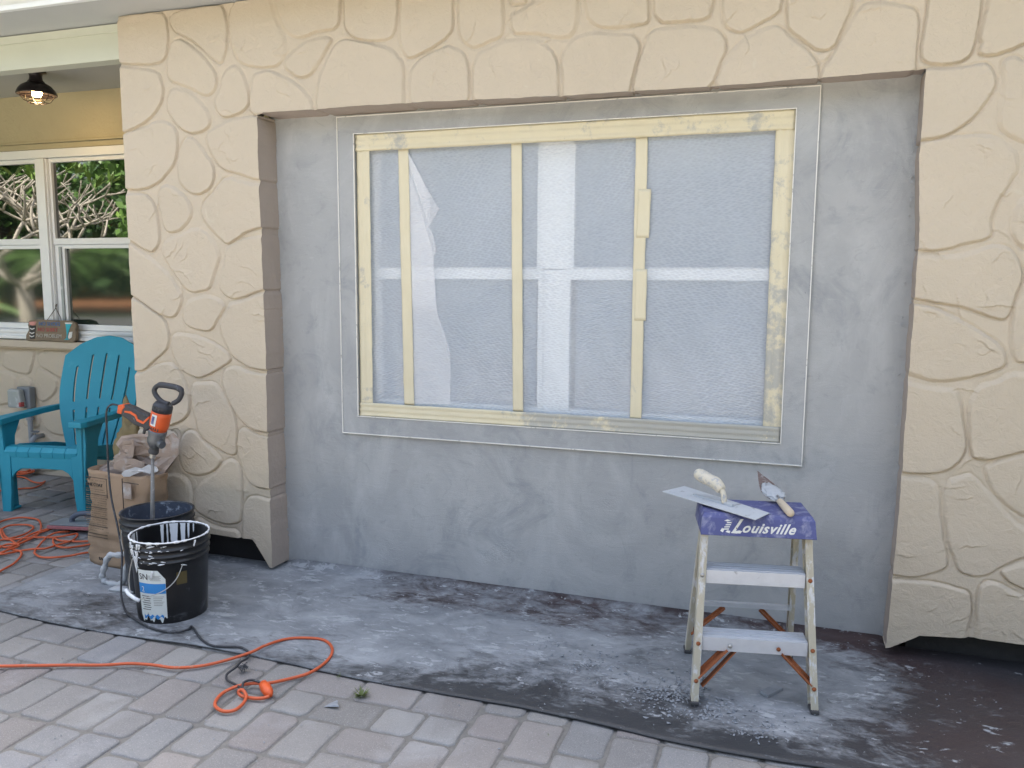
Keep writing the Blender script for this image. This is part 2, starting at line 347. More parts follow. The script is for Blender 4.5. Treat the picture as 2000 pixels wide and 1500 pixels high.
def build(name, mb, mat, parent=None, world=True, smooth=False, bevel=0, solid=0, sub=0, attrs=None):
    me = bpy.data.meshes.new(name)
    vs = mb.v
    if world and parent is not None:
        inv = root_loc(parent).inverted(); vs = [inv @ Vector(x) for x in vs]
    me.from_pydata([tuple(x) for x in vs], [], mb.f); me.update()
    bm = bmesh.new(); bm.from_mesh(me); bmesh.ops.recalc_face_normals(bm, faces=bm.faces); bm.to_mesh(me); bm.free()
    for k, arr in (attrs or mb.a).items():
        at_ = me.attributes.new(k, 'FLOAT', 'POINT'); at_.data.foreach_set('value', np.asarray(arr, dtype=np.float32))
    me.materials.append(M[mat] if isinstance(mat, str) else mat)
    if smooth: me.polygons.foreach_set('use_smooth', [True]*len(me.polygons))
    o = bpy.data.objects.new(name, me); COL.objects.link(o)
    if parent is not None: o.parent = parent
    if solid:
        md = o.modifiers.new('thickness', 'SOLIDIFY'); md.thickness = solid; md.offset = 0
    if bevel:
        md = o.modifiers.new('bevel', 'BEVEL'); md.width = bevel; md.segments = 2; md.limit_method = 'ANGLE'; md.angle_limit = R(40)
    if sub:
        md = o.modifiers.new('sub', 'SUBSURF'); md.levels = sub; md.render_levels = sub
    return o
def grid_obj(name, X, Y, Z, mat, parent=None, keep=None, smooth=True, attrs=None, flip=False):
    """structured grid of world points -> mesh"""
    ny, nx = X.shape; co = np.stack([X, Y, Z], -1).reshape(-1, 3).astype(np.float64)
    if parent is not None:
        inv = np.array(root_loc(parent).inverted()); co = co @ inv[:3, :3].T + inv[:3, 3]
    i = np.arange((ny-1)*(nx-1)); r_, c_ = i//(nx-1), i % (nx-1); a = r_*nx+c_
    q = np.stack([a, a+1, a+nx+1, a+nx], -1)
    if flip: q = q[:, ::-1]
    if keep is not None: q = q[keep.reshape(-1)]
    me = bpy.data.meshes.new(name); me.vertices.add(len(co)); me.vertices.foreach_set('co', co.reshape(-1))
    me.loops.add(q.size); me.polygons.add(len(q)); me.loops.foreach_set('vertex_index', q.reshape(-1).astype(np.int32))
    me.polygons.foreach_set('loop_start', np.arange(0, q.size, 4, dtype=np.int32)); me.polygons.foreach_set('loop_total', np.full(len(q), 4, dtype=np.int32))
    me.update(calc_edges=True); me.validate()
    for k, arr in (attrs or {}).items():
        at_ = me.attributes.new(k, 'FLOAT', 'POINT'); at_.data.foreach_set('value', arr.reshape(-1).astype(np.float32))
    me.materials.append(M[mat]); me.polygons.foreach_set('use_smooth', [smooth]*len(me.polygons))
    o = bpy.data.objects.new(name, me); COL.objects.link(o)
    if parent is not None: o.parent = parent
    return o
def tag(o, label=None, cat=None, group=None, kind=None):
    for k, v in (('label', label), ('category', cat), ('group', group), ('kind', kind)):
        if v: o[k] = v
    return o
def thing(name, label, cat, loc=(0, 0, 0), rz=0, group=None):
    o = bpy.data.objects.new(name, None); COL.objects.link(o); o.location = loc; o.rotation_euler = (0, 0, rz)
    o.empty_display_size = .05; return tag(o, label, cat, group)
def spline(pts, k=8, closed=False):
    P = [Vector(p) for p in pts]; n = len(P); out = []
    segs = n if closed else n-1
    for i in range(segs):
        if closed: p0, p1, p2, p3 = P[i-1], P[i], P[(i+1) % n], P[(i+2) % n]
        else: p0, p1, p2, p3 = P[max(i-1, 0)], P[i], P[i+1], P[min(i+2, n-1)]
        for j in range(k):
            t = j/k; out.append(.5*((2*p1)+(-p0+p2)*t+(2*p0-5*p1+4*p2-p3)*t*t+(-p0+3*p1-3*p2+p3)*t**3))
    if not closed: out.append(P[-1])
    return out
_tab = rng.random((64, 64))
def vnoise(x, y):                    # 2-D value noise, vectorised
    xi = np.floor(x).astype(int); yi = np.floor(y).astype(int); fx = x-xi; fy = y-yi
    fx = fx*fx*(3-2*fx); fy = fy*fy*(3-2*fy); g = lambda a, b: _tab[a % 64, b % 64]
    return (g(xi, yi)*(1-fx)+g(xi+1, yi)*fx)*(1-fy)+(g(xi, yi+1)*(1-fx)+g(xi+1, yi+1)*fx)*fy
def fbm(x, y, s, o=4):
    t = 0; a = .5
    for i in range(o): t = t+a*vnoise(x*s+i*17.3, y*s+i*9.1); s *= 2.03; a *= .5
    return t
def text_mesh(name, s, size, mat, parent, mw, ext=.0008, shear=0, bold=0, space=1):
    cu = bpy.data.curves.new(name, 'FONT'); cu.body = s; cu.size = size; cu.extrude = ext; cu.shear = shear; cu.space_character = space; cu.offset = bold
    cu.resolution_u = 3
    to = bpy.data.objects.new(name+'_src', cu); COL.objects.link(to)
    dg = bpy.context.evaluated_depsgraph_get(); me = bpy.data.meshes.new_from_object(to.evaluated_get(dg))
    bpy.data.objects.remove(to); bpy.data.curves.remove(cu)
    me.name = name; me.materials.clear(); me.materials.append(M[mat])
    me.transform(root_loc(parent).inverted() @ mw)
    o = bpy.data.objects.new(name, me); COL.objects.link(o); o.parent = parent; return o

# ================================================================== SETTING: ground
# pavers: tumbled, three sizes, laid parallel to the wall on a 7.5 cm module
def make_pavers():
    U = .0705; x0, x1, y0, y1 = -4.6, 4.6, -4.4, .98
    nx, ny = int((x1-x0)/U), int((y1-y0)/U); used = np.zeros((ny, nx), bool)
    V = []; Fc = []; T = []
    pal = [(.195, .187, .18), (.21, .188, .178), (.21, .18, .172), (.178, .184, .193), (.168, .177, .195), (.225, .22, .212), (.19, .186, .186), (.20, .19, .177)]
    rn = random.Random(11)
    def clear(i, j, w_, h_): return i+w_ <= nx and j+h_ <= ny and not used[j:j+h_, i:i+w_].any()
    for j in range(ny):
        for i in range(nx):
            if used[j, i]: continue
            opts = [(2, 2), (3, 2), (2, 3), (3, 3)]; wts = [3.2, 3.2, 3.6, .35]
            run = 0
            while i+run < nx and not used[j, i+run]: run += 1
            cand = [(o, ww) for o, ww in zip(opts, wts) if clear(i, j, *o) and run-o[0] != 1]
            if not cand: cand = [(o, 1) for o in ((1, 2), (2, 1), (1, 3), (3, 1), (1, 1)) if clear(i, j, *o)][:1]
            o = rn.choices([c[0] for c in cand], [c[1] for c in cand])[0]
            used[j:j+o[1], i:i+o[0]] = True
            g = .0035; ax, bx = x0+i*U+g, x0+(i+o[0])*U-g; ay, by = y0+j*U+g, y0+(j+o[1])*U-g
            c = []
            rr = rn.uniform(.012, .026)
            for (cx, cy, q0) in ((ax, ay, math.pi), (bx, ay, 1.5*math.pi), (bx, by, 0), (ax, by, .5*math.pi)):
                r2 = rr*rn.uniform(.6, 1.35); ux = 1 if cx == ax else -1; uy = 1 if cy == ay else -1
                for k in range(4):
                    q = q0+k*math.pi/6; c.append((cx+ux*r2+r2*math.cos(q)+rn.uniform(-.0015, .0015), cy+uy*r2+r2*math.sin(q)+rn.uniform(-.0015, .0015)))
            # wavy sides
            pts = []
            for k in range(16):
                a, b = c[k], c[(k+1) % 16]; pts.append(a)
                if k % 4 == 3:
                    L = math.hypot(b[0]-a[0], b[1]-a[1])
                    nxy = ((b[1]-a[1])/L, -(b[0]-a[0])/L)
                    for t in (.33, .67):
                        e = rn.uniform(-.0035, .0012); pts.append((a[0]+(b[0]-a[0])*t+nxy[0]*e, a[1]+(b[1]-a[1])*t+nxy[1]*e))
            n = len(pts); mx, my = (ax+bx)/2, (ay+by)/2; base = len(V)
            sk = rn.uniform(-.02, .02); ca, sa = math.cos(sk), math.sin(sk)
            pts = [(mx+(x-mx)*ca-(y-my)*sa, my+(x-mx)*sa+(y-my)*ca) for x, y in pts]
            hz = rn.uniform(-.0018, .0018); tx, ty = rn.uniform(-.012, .012), rn.uniform(-.012, .012)
            W, H = bx-ax, by-ay
            for inset, z in ((0, -.03), (0, -.0080), (.0022, -.0036), (.006, -.0013), (.016, 0)):
                kx, ky = 1-2*inset/W, 1-2*inset/H
                for x, y in pts:
                    X_, Y_ = mx+(x-mx)*kx, my+(y-my)*ky
                    V.append((X_, Y_, z+hz+tx*(X_-mx)+ty*(Y_-my)+(.0009*math.sin(37*X_+23*Y_) if inset > .01 else 0)))
            for L in range(4):
                for k in range(n):
                    Fc.append((base+L*n+k, base+L*n+(k+1) % n, base+(L+1)*n+(k+1) % n, base+(L+1)*n+k))
            Fc.append(tuple(base+4*n+k for k in range(n)))
            t = rn.choice(pal); t = tuple(.85*a_+.25*b_ for a_, b_ in zip(t, (.208, .202, .190))); kk = rn.uniform(.80, 1.14); T += [(t[0]*kk, t[1]*kk, t[2]*kk, 1)]*(5*n)
    me = bpy.data.meshes.new('paving'); me.from_pydata(V, [], Fc); me.update()
    ca_ = me.color_attributes.new('tint', 'FLOAT_COLOR', 'POINT'); ca_.data.foreach_set('color', np.array(T, dtype=np.float32).reshape(-1))
    me.materials.append(M['paver']); me.polygons.foreach_set('use_smooth', [True]*len(me.polygons))
    o = bpy.data.objects.new('paving', me); COL.objects.link(o); tag(o, kind='structure', label='tumbled grey and pinkish concrete paving')
make_pavers()
js = MB().box((0, -1.71, -.0362), (9.3, 5.5, .06)); tag(build('joint_sand', js, 'sand'), kind='structure')

# garden ground behind the viewer, rising away from the house (it shows in the porch window)
GD = Vector((-.73, -.684, 0))
def gh(x, y):
    s = (x+2.3)*GD.x+(y-1)*GD.y
    return -.075+.030*np.clip(s-7, 0, 60)
def strip(name, s0, s1, mat, dz, n=40, half=40, lab=None):
    S, L = np.meshgrid(np.linspace(s0, s1, n), np.linspace(-half, half, 60)); X = -2.3+GD.x*S-GD.y*L; Y = 1+GD.y*S+GD.x*L
    Z = gh(X, Y)+dz; o = grid_obj(name, X, Y, Z, mat, smooth=True); tag(o, kind='structure'); return o
g = np.meshgrid(np.linspace(-90, 90, 91), np.linspace(-90, 60, 76)); lawn = grid_obj('lawn', g[0], g[1], gh(g[0], g[1]), 'grass'); tag(lawn, kind='structure')
tag(build('bounce_slab', MB().box((0, -7.9, -.045), (26, 6.9, .08)), 'bounce_slab'), kind='structure')  # pale slab added behind the viewer to bounce warm light onto the house
strip('driveway', 14, 19, 'asphalt', .012); strip('mulch_bed', 21, 30, 'mulch', .02)

# roofing felt laid over the pavers, smeared with cement
SAMP = [(60,1180,.45,0),(150,1130,.72,0),(180,1200,.35,0),(300,1260,.45,0),(20,1170,.5,0),(430,1150,.75,0),(480,1090,.85,0),(500,1200,.75,0),(560,1120,.95,0),(650,1130,.8,0),(700,1200,.8,0),(620,1280,.6,0),(550,1300,.3,0),
 (700,1330,.3,0),(800,1290,.7,0),(780,1340,.25,0),(900,1360,.12,0),(1000,1385,.1,0),(1100,1400,.1,0),(1000,1300,.5,0),(1200,1440,.08,0),(1350,1460,.08,0),(1500,1480,.1,0),(760,1150,.35,.5),(820,1165,.35,.6),(900,1165,.38,.6),(1000,1185,.38,.6),
 (1100,1200,.34,.7),(1200,1210,.38,.7),(1300,1220,.3,.6),(850,1220,.7,0),(950,1240,.6,.1),(680,1160,.5,.1),(1050,1250,.75,0),(1150,1280,.7,0),(1250,1300,.5,0),(1000,1330,.35,0),(1100,1340,.3,0),(1200,1360,.35,.1),(1300,1320,.55,0),(1350,1380,.3,0),
 (1450,1340,.8,0),(1500,1400,.8,0),(1400,1260,.7,0),(1500,1270,.55,.2),(1600,1320,.65,0),(1650,1370,.65,0),(1620,1430,.45,0),(1600,1240,.25,.7),(1700,1260,.15,1),(1690,1310,.5,.4),(1750,1400,.15,.3),(1700,1450,.2,.2),(1800,1300,.05,.7),(1850,1350,.10,.5),
 (1900,1300,.0,.1),(1950,1400,.08,.5),(1980,1270,0,0),(1850,1270,0,.1),(1850,1450,.08,.7),(1950,1470,.05,.6)]
SW = [(at(a, b, 2, 0), c, d) for a, b, c, d in SAMP]
gx, gy = np.meshgrid(np.arange(-.93, 4.6, .03), np.linspace(-.905, -.004, 40))
edge = np.where(gy[:1] < 1, 0, 0)
yy = gy.copy(); fe = .022*np.sin(gx*2.1+.4)+.012*np.sin(gx*5.3) + .05*np.clip(.35-gx, 0, 1.3)/1.3
tt = (gy+.004)/(-.901); yy = gy+tt**6*fe*1.0
dsum = np.zeros_like(gx); rsum = np.zeros_like(gx); ws = np.full_like(gx, 1e-9)
for P, dv, rv in SW:
    q = np.exp(-((gx-P.x)**2/.030+(yy-P.y)**2/.010)); dsum += q*dv; rsum += q*rv; ws += q
zz = .006+.0035*fbm(gx+9, yy+9, 6)+.012*tt**8*np.clip(fbm(gx*1.0+4, yy*0+2, 2.3, 3)-.42, 0, 1)+.004*np.exp(-((gx+.55)**2+(yy+.3)**2)/.05)*0
zz += .030*np.clip((yy+.05)/.05, 0, 1)**2*np.clip((gx+.02)/.06, 0, 1)*np.clip((2.60-gx)/.03, 0, 1)     # cement cove at the foot of the wall
felt = grid_obj('roofing_felt', gx, yy, zz, 'felt', attrs={'dust': dsum/ws, 'red': rsum/ws})
md = felt.modifiers.new('thickness', 'SOLIDIFY'); md.thickness = .005; md.offset = -1
tag(felt, 'black roofing felt laid over the pavers along the wall, smeared with grey cement', 'ground sheet')

# ================================================================== the flagstone-pattern wall
T_ = -.12                            # its face stands 12 cm proud of the cement panel
STONES = """215,30 314,21 324,30 329,56 328,84 324,112 310,124 280,126 215,123
334,22 428,8 438,18 445,50 444,96 436,122 428,124 412,112 392,88 364,70 344,62 334,45
450,10 517,-8 532,14 544,40 558,68 562,86 558,112 544,128 524,133 488,131 464,120 454,96 450,60
348,74 364,80 390,100 410,122 422,142 425,160 420,178 406,189 392,184 364,170 340,162 328,152 324,130 328,100 336,80
215,127 270,132 306,136 316,152 320,172 318,196 308,216 286,240 242,260 215,264
340,170 362,172 384,186 400,204 412,226 412,244 396,258 376,261 356,254 340,240 328,216 327,190 332,176
458,122 470,130 480,152 487,176 487,200 482,212 466,222 442,230 426,224 416,204 418,188 430,170 434,148 444,130
500,140 520,137 544,142 568,154 592,172 606,188 612,206 616,235 490,235 488,180 490,152
624,70 640,70 649,75 645,85 633,110 615,138 606,147 587,153 569,145 553,131 555,115 578,92 601,76
523,-8 537,20 550,50 564,70 583,76 601,71 615,62 638,58 658,54 664,34 667,-8
673,-8 672,46 681,66 698,75 727,79 753,80 769,71 776,46 778,-8
672,74 695,81 739,87 762,91 778,106 790,124 792,156 791,235 618,235 617,175 624,142 640,110 654,85
785,-8 780,46 778,80 787,101 796,115 817,108 849,92 877,69 885,53 884,30 878,-8
813,120 842,104 875,87 878,87 901,97 912,110 917,138 917,220 797,225 799,138
889,-8 894,55 906,85 920,94 936,94 959,82 980,74 985,57 985,28 979,-8
936,101 959,90 980,80 1007,75 1035,73 1055,77 1074,90 1085,108 1090,138 1093,215 924,220 923,138 929,110
990,-8 992,8 1016,9 1034,2 1040,-8
998,25 1021,16 1050,-2 1056,-8 1122,-8 1131,21 1132,46 1122,67 1106,76 1081,75 1062,68 1026,67 1007,68 998,55 996,37
1134,-8 1139,28 1154,46 1175,55 1210,55 1251,47 1265,44 1269,30 1261,-8
1124,67 1159,60 1182,63 1228,63 1239,68 1249,85 1249,104 1237,143 1224,205 1099,210 1096,138 1096,104 1108,83
1270,-8 1274,18 1288,41 1304,43 1346,41 1378,38 1394,25 1399,-8
1279,55 1308,52 1334,48 1380,49 1401,54 1415,69 1420,92 1410,115 1385,185 1231,205 1249,120 1260,80 1269,62
1408,-8 1408,30 1420,55 1443,64 1459,61 1484,46 1516,29 1527,16 1528,-8
1433,92 1452,74 1484,57 1514,49 1528,55 1544,71 1576,94 1590,110 1601,133 1596,170 1391,185 1408,126 1424,108
1537,-8 1535,46 1546,62 1576,83 1592,95 1610,99 1627,92 1640,69 1659,30 1668,9 1669,-8
1604,140 1622,110 1650,62 1673,21 1691,7 1714,2 1726,2 1760,9 1784,15 1792,26 1795,56 1790,100 1786,165 1602,175
1823,-8 1812,30 1806,64 1798,113 1812,123 1840,127 1870,123 1888,114 1900,100 1908,60 1914,25 1930,-8
1944,-8 1924,30 1916,56 1913,76 1919,84 1913,94 1913,106 1930,109 1956,105 2000,86 2060,60 2060,-8
1770,142 1808,133 1840,134 1880,131 1910,125 1928,124 1944,140 1946,164 1936,190 1916,216 1890,240 1860,260 1830,270 1770,277
1957,120 1976,110 1990,112 2010,122 2060,150 2060,290 2000,281 1968,266 1952,252 1947,230 1950,204 1958,180 1957,140
1765,285 1850,268 1890,264 1930,262 1952,270 1980,288 1989,302 1991,330 1980,346 1966,368 1946,404 1938,430 1938,460 1920,470 1880,479 1840,488 1816,491 1765,485
2000,382 1986,396 1978,420 1975,452 1984,470 2000,486 2060,500 2060,350
1760,494 1808,499 1852,499 1890,492 1930,479 1960,479 1976,486 1990,502 1996,525 1994,548 1982,580 1974,605 1962,624 1940,620 1900,606 1852,594 1820,590 1788,582 1755,578
2000,550 1990,572 1980,600 1974,640 1974,676 1978,696 1986,707 2000,709 2060,700 2060,530
1750,588 1790,593 1820,600 1856,614 1880,626 1920,650 1952,670 1964,686 1966,706 1960,717 1930,728 1880,742 1840,746 1812,742 1770,728 1745,724
1740,735 1776,740 1796,748 1828,754 1864,755 1874,766 1877,790 1879,820 1884,850 1886,876 1876,896 1860,912 1836,923 1808,926 1760,923 1730,922
1896,776 1908,756 1924,746 1946,742 1962,730 1980,724 2000,726 2060,735 2060,860 2000,880 1960,890 1934,898 1910,896 1897,890 1894,864 1891,830 1889,792
1928,906 1960,896 2000,884 2060,862 2060,1030 2000,1010 1980,998 1956,980 1934,956 1926,936 1922,916
1725,930 1810,933 1824,942 1832,952 1836,980 1838,1020 1844,1060 1849,1084 1849,1108 1820,1118 1790,1127 1760,1126 1720,1118
1848,946 1852,934 1872,930 1890,924 1900,928 1920,950 1936,964 1960,994 1980,1014 2000,1030 2060,1060 2060,1075 1990,1092 1976,1098 1950,1110 1930,1122 1910,1125 1886,1121 1870,1112 1862,1088 1852,1060 1846,1020 1842,980
1954,1112 1970,1104 2000,1096 2060,1085 2060,1165 2000,1152 1984,1144 1966,1134 1954,1122
1710,1134 1790,1133 1840,1140 1876,1150 1892,1158 1896,1180 1894,1210 1889,1290 1710,1290
1914,1144 1928,1134 1948,1138 1980,1156 2000,1166 2060,1190 2060,1300 1903,1290 1906,1200 1910,1160
215,268 240,262 280,250 304,236 320,235 334,242 344,254 348,272 346,300 340,324 324,344 304,360 286,368 266,370 215,368
368,267 380,270 394,286 410,310 418,328 417,350 410,368 392,379 376,378 360,368 348,352 346,328 350,300 358,276
420,246 450,232 480,226 540,226 540,354 494,351 466,342 440,332 420,314 408,294 402,272 406,256
452,344 472,352 494,358 540,359 540,443 500,445 480,453 460,468 444,479 432,470 412,450 398,433 391,412 396,392 412,380 424,362 434,348
320,358 336,359 356,374 370,392 376,410 374,426 360,442 346,452 332,455 322,448 315,424 311,396 310,372
215,374 282,377 294,386 304,404 310,430 313,460 311,478 300,492 290,490 274,480 256,468 215,440
215,450 256,474 276,489 298,504 316,520 336,540 350,564 357,578 354,594 344,616 330,620 312,612 288,596 262,578 215,560
388,441 400,448 414,460 423,476 430,494 430,506 422,530 414,556 408,565 394,569 378,572 362,566 348,544 332,524 318,502 316,480 328,464 356,452
444,480 460,472 478,464 500,460 540,456 540,562 510,566 490,574 470,582 450,583 430,570 426,552 432,528 438,506 438,490
386,578 400,575 416,577 432,584 439,596 436,608 424,626 416,642 406,647 390,645 372,640 360,630 356,612 360,594 372,582
215,576 264,580 286,598 310,614 324,628 330,646 331,670 324,686 304,702 286,718 276,724 215,724
344,649 370,651 394,657 420,670 442,686 450,698 450,706 436,716 416,728 396,737 382,736 364,726 348,712 336,692 332,672 336,656
446,588 470,587 490,578 512,570 545,566 545,723 500,722 480,714 460,700 448,684 436,662 428,640 432,620 442,604
215,732 276,728 300,714 332,705 346,716 360,736 368,758 372,780 370,806 360,818 340,828 328,831 300,834 215,830
376,746 400,745 420,746 428,752 436,770 448,790 460,812 463,832 462,860 463,889 444,884 420,872 400,858 388,842 384,820 376,796 374,768
440,720 460,714 480,722 500,730 550,732 550,846 506,842 486,832 464,810 450,786 436,758 434,740
466,840 480,832 500,848 520,854 552,854 555,956 526,955 508,952 492,946 480,926 470,904 466,880 465,860
366,840 380,840 390,850 402,864 420,880 435,896 428,910 416,922 396,930 376,928 358,918 350,900 350,872 356,850
280,840 345,838 345,870 338,900 318,922 300,930 215,940 215,840
300,945 318,928 336,922 350,924 364,930 373,944 376,964 375,1000 370,1060 215,1060 215,960
440,898 452,894 464,900 471,920 474,948 473,980 471,1016 460,1023 436,1021 412,1014 392,1004 380,995 378,976 381,956 394,938 416,928 432,908
382,1004 408,1022 440,1032 470,1034 470,1075 382,1060
484,970 504,968 524,976 556,978 560,1120 473,1120 473,1000"""
def conv_px(txt, ax, v):
    out = []
    for ln in txt.strip().split('\n'):
        pl = []
        for t in ln.split():
            a, b = map(float, t.split(',')); p = at(a, b, ax, v)
            if b == -8: p.z = 2.62
            pl.append((p.x, p.z))
        out.append(pl)
    return out
def chaikin(p, n=2):
    p = np.array(p)
    for _ in range(n):
        q = np.roll(p, -1, 0); p = np.stack([.75*p+.25*q, .25*p+.75*q], 1).reshape(-1, 2)
    return p
ST = conv_px(STONES, 1, T_)
rs = random.Random(5)
for i in range(5):                    # the wall goes on to the right of what the photo shows
    for j in range(9):
        cx = 3.16+i*.30+(.13 if j % 2 else 0); cz = .16+j*.295; ST.append([(cx+(.135+rs.uniform(-.012, .018))*math.cos(q), cz+(.128+rs.uniform(-.012, .018))*math.sin(q)) for q in np.linspace(0, 2*math.pi, 9)[:-1]])
def signed(px, pz, poly):            # >0 inside; also outward normal of nearest edge
    P = poly; Q = np.roll(P, -1, 0); d2 = np.full(px.shape, 1e9); nxn = np.zeros(px.shape); nzn = np.zeros(px.shape); ins = np.zeros(px.shape, bool)
    area = .5*np.sum(P[:, 0]*Q[:, 1]-Q[:, 0]*P[:, 1]); sg = 1 if area > 0 else -1
    for a, b in zip(P, Q):
        e = b-a; L2 = e@e
        if L2 < 1e-12: continue
        t = np.clip(((px-a[0])*e[0]+(pz-a[1])*e[1])/L2, 0, 1); dx = px-a[0]-t*e[0]; dz = pz-a[1]-t*e[1]; d = dx*dx+dz*dz
        m = d < d2; d2 = np.where(m, d, d2); L = math.sqrt(L2)
        nxn = np.where(m, sg*e[1]/L, nxn); nzn = np.where(m, -sg*e[0]/L, nzn)
        c = ((a[1] > pz) != (b[1] > pz)) & (px < (b[0]-a[0])*(pz-a[1])/(b[1]-a[1]+1e-15)+a[0]); ins ^= c
    return np.where(ins, 1, -1)*np.sqrt(d2), nxn, nzn
strokes = []
for _ in range(400):                  # torn plaster lips left by the trowel
    x = rs.uniform(-.72, 3.2); z = rs.uniform(.1, 2.45)
    if -.01 < x < 2.58 and z < 2.02: continue
    ang = rs.uniform(-.9, .9); L = rs.uniform(.02, .09); n = 5; pts = [(x, z)]
    for k in range(n): ang += rs.uniform(-.8, .8); pts.append((pts[-1][0]+L/n*math.cos(ang), pts[-1][1]+L/n*math.sin(ang)))
    strokes.append((pts, rs.uniform(.0015, .0045)))
def relief(X, Z, stones, Hh=.0075, strk=True):
    sh = X.shape; x = X.reshape(-1); z = Z.reshape(-1)
    wx = x+.010*(fbm(x+5, z+3, 9)-.47)+.004*(fbm(x+1, z+8, 60, 2)-.37); wz = z+.010*(fbm(x+25, z+13, 9)-.47)+.004*(fbm(x+9, z+2, 60, 2)-.37)
    h = np.zeros_like(x); dip = np.zeros_like(x); rr = random.Random(3)
    for poly in stones:
        P = chaikin(poly, 2); mn = P.min(0)-.035; mx = P.max(0)+.035
        idx = np.nonzero((x > mn[0])&(x < mx[0])&(z > mn[1])&(z < mx[1]))[0]
        tiltx, tiltz, lift = rr.uniform(-.012, .012), rr.uniform(-.012, .012), rr.uniform(.8, 1.25)
        if not len(idx): continue
        d, nx_, nz_ = signed(wx[idx], wz[idx], P)
        hard = np.clip(.62+.40*(nx_*.35-nz_*.85)+2.2*(fbm(x[idx]+31, z[idx]+17, 5.5, 3)-.45), 0, 1)           # crisp towards lower right, feathered towards upper left
        wd = .0040+.018*(1-hard)
        t = np.clip((d+.002)/wd, 0, 1); t = t*t*(3-2*t)
        cx, cz = P.mean(0)
        hh = Hh*lift*t + t*((x[idx]-cx)*tiltx+(z[idx]-cz)*tiltz)*.5
        h[idx] = np.maximum(h[idx], np.where(d > -.002, hh, 0))
        dd = np.exp(-((d+.0030)/.0031)**2)*(.06+.94*hard)*.0078
        dip[idx] = np.maximum(dip[idx], np.where(d < .001, dd, 0))
    h = h-dip+.0036*(fbm(x, z, 10, 4)-.47)+.0018*(fbm(x+3, z+7, 45, 3)-.44)
    if strk:
        for pts, a in strokes:
            p = np.array(pts); mn = p.min(0)-.03; mx = p.max(0)+.03
            idx = np.nonzero((x > mn[0])&(x < mx[0])&(z > mn[1])&(z < mx[1]))[0]
            if not len(idx): continue
            best = np.full(len(idx), 1e9); side = np.zeros(len(idx))
            for A, B in zip(p[:-1], p[1:]):
                e = B-A; L2 = e@e+1e-12; t = np.clip(((x[idx]-A[0])*e[0]+(z[idx]-A[1])*e[1])/L2, 0, 1); dx = x[idx]-A[0]-t*e[0]; dz = z[idx]-A[1]-t*e[1]
                d = np.hypot(dx, dz); m = d < best; best = np.where(m, d, best); side = np.where(m, dz*e[0]-dx*e[1], side)
            h[idx] += np.where(side > 0, a*np.exp(-best/.012), -.4*a*np.exp(-best/.004))
    return h.reshape(sh)
stone = thing('stone_wall', 'cream painted wall of raised flagstone shapes framing the grey cement panel', 'wall')
def lerp_tab(tab, v): return np.interp(v, [t[0] for t in tab], [t[1] for t in tab])
def wob(a, k, amp): return amp*(fbm(a+k, a*0+k, 14, 4)-.47)*2
RES = .0031
def pier(name, xl_t, xr_t, zb_t, ztop):
    xs0 = xl_t[0][1]; xs1 = xr_t[0][1]; nx = int((xs1-xs0)/RES); nz = int(ztop/RES)
    U, Vv = np.meshgrid(np.linspace(0, 1, nx), np.linspace(0, 1, nz))
    Zn = Vv*ztop; xl = lerp_tab(xl_t, Zn)+wob(Zn, 3.1, .004); xr = lerp_tab(xr_t, Zn)+wob(Zn, 8.7, .005)
    Xn = xl+(xr-xl)*U; zb = lerp_tab(zb_t, Xn)+wob(Xn, 5.5, .004); Zf = zb+(ztop-zb)*Vv
    return Xn, Zf
def edges(X, Z, h):                   # push the face outwards by its relief
    return T_-h
# left pier
tl = [(0, -.733), (2.5, -.733)]; tr = [(0, -.004), (.5, -.010), (1.0, -.004), (1.3, -.006), (1.7, -.014), (2.03, -.010)]
zbl = [(-.74, .152), (-.107, .146), (-.085, .12), (-.02, .024), (0, .022)]
Xl, Zl = pier('l', tl, tr, zbl, 2.03); hl = relief(Xl, Zl, ST); Yl = edges(Xl, Zl, hl)
# top band
xs = np.arange(-.733, 4.4, RES); ztb = [(-.74, 2.03), (-.003, 2.03), (.02, 2.036), (.7, 2.035), (1.3, 2.022), (1.9, 2.018), (2.45, 2.026), (2.57, 2.03), (4.4, 2.03)]
Xt, Vt = np.meshgrid(xs, np.linspace(0, 1, int(.47/RES))); zb = lerp_tab(ztb, Xt)+np.where((Xt > .02)&(Xt < 2.55), wob(Xt, 2.2, .003), 0)
Zt = zb+(2.497-zb)*Vt; ht = relief(Xt, Zt, ST); Yt = edges(Xt, Zt, ht)
# right pier
tl2 = [(0, 2.562), (.5, 2.575), (1.0, 2.578), (1.45, 2.582), (1.75, 2.566), (2.03, 2.568)]; tr2 = [(0, 4.4), (2.5, 4.4)]
zbr = [(2.55, .034), (2.575, .04), (2.667, .10), (2.834, .114), (4.4, .125)]
Xr, Zr = pier('r', tl2, tr2, zbr, 2.03); hr = relief(Xr, Zr, ST); Yr = edges(Xr, Zr, hr)
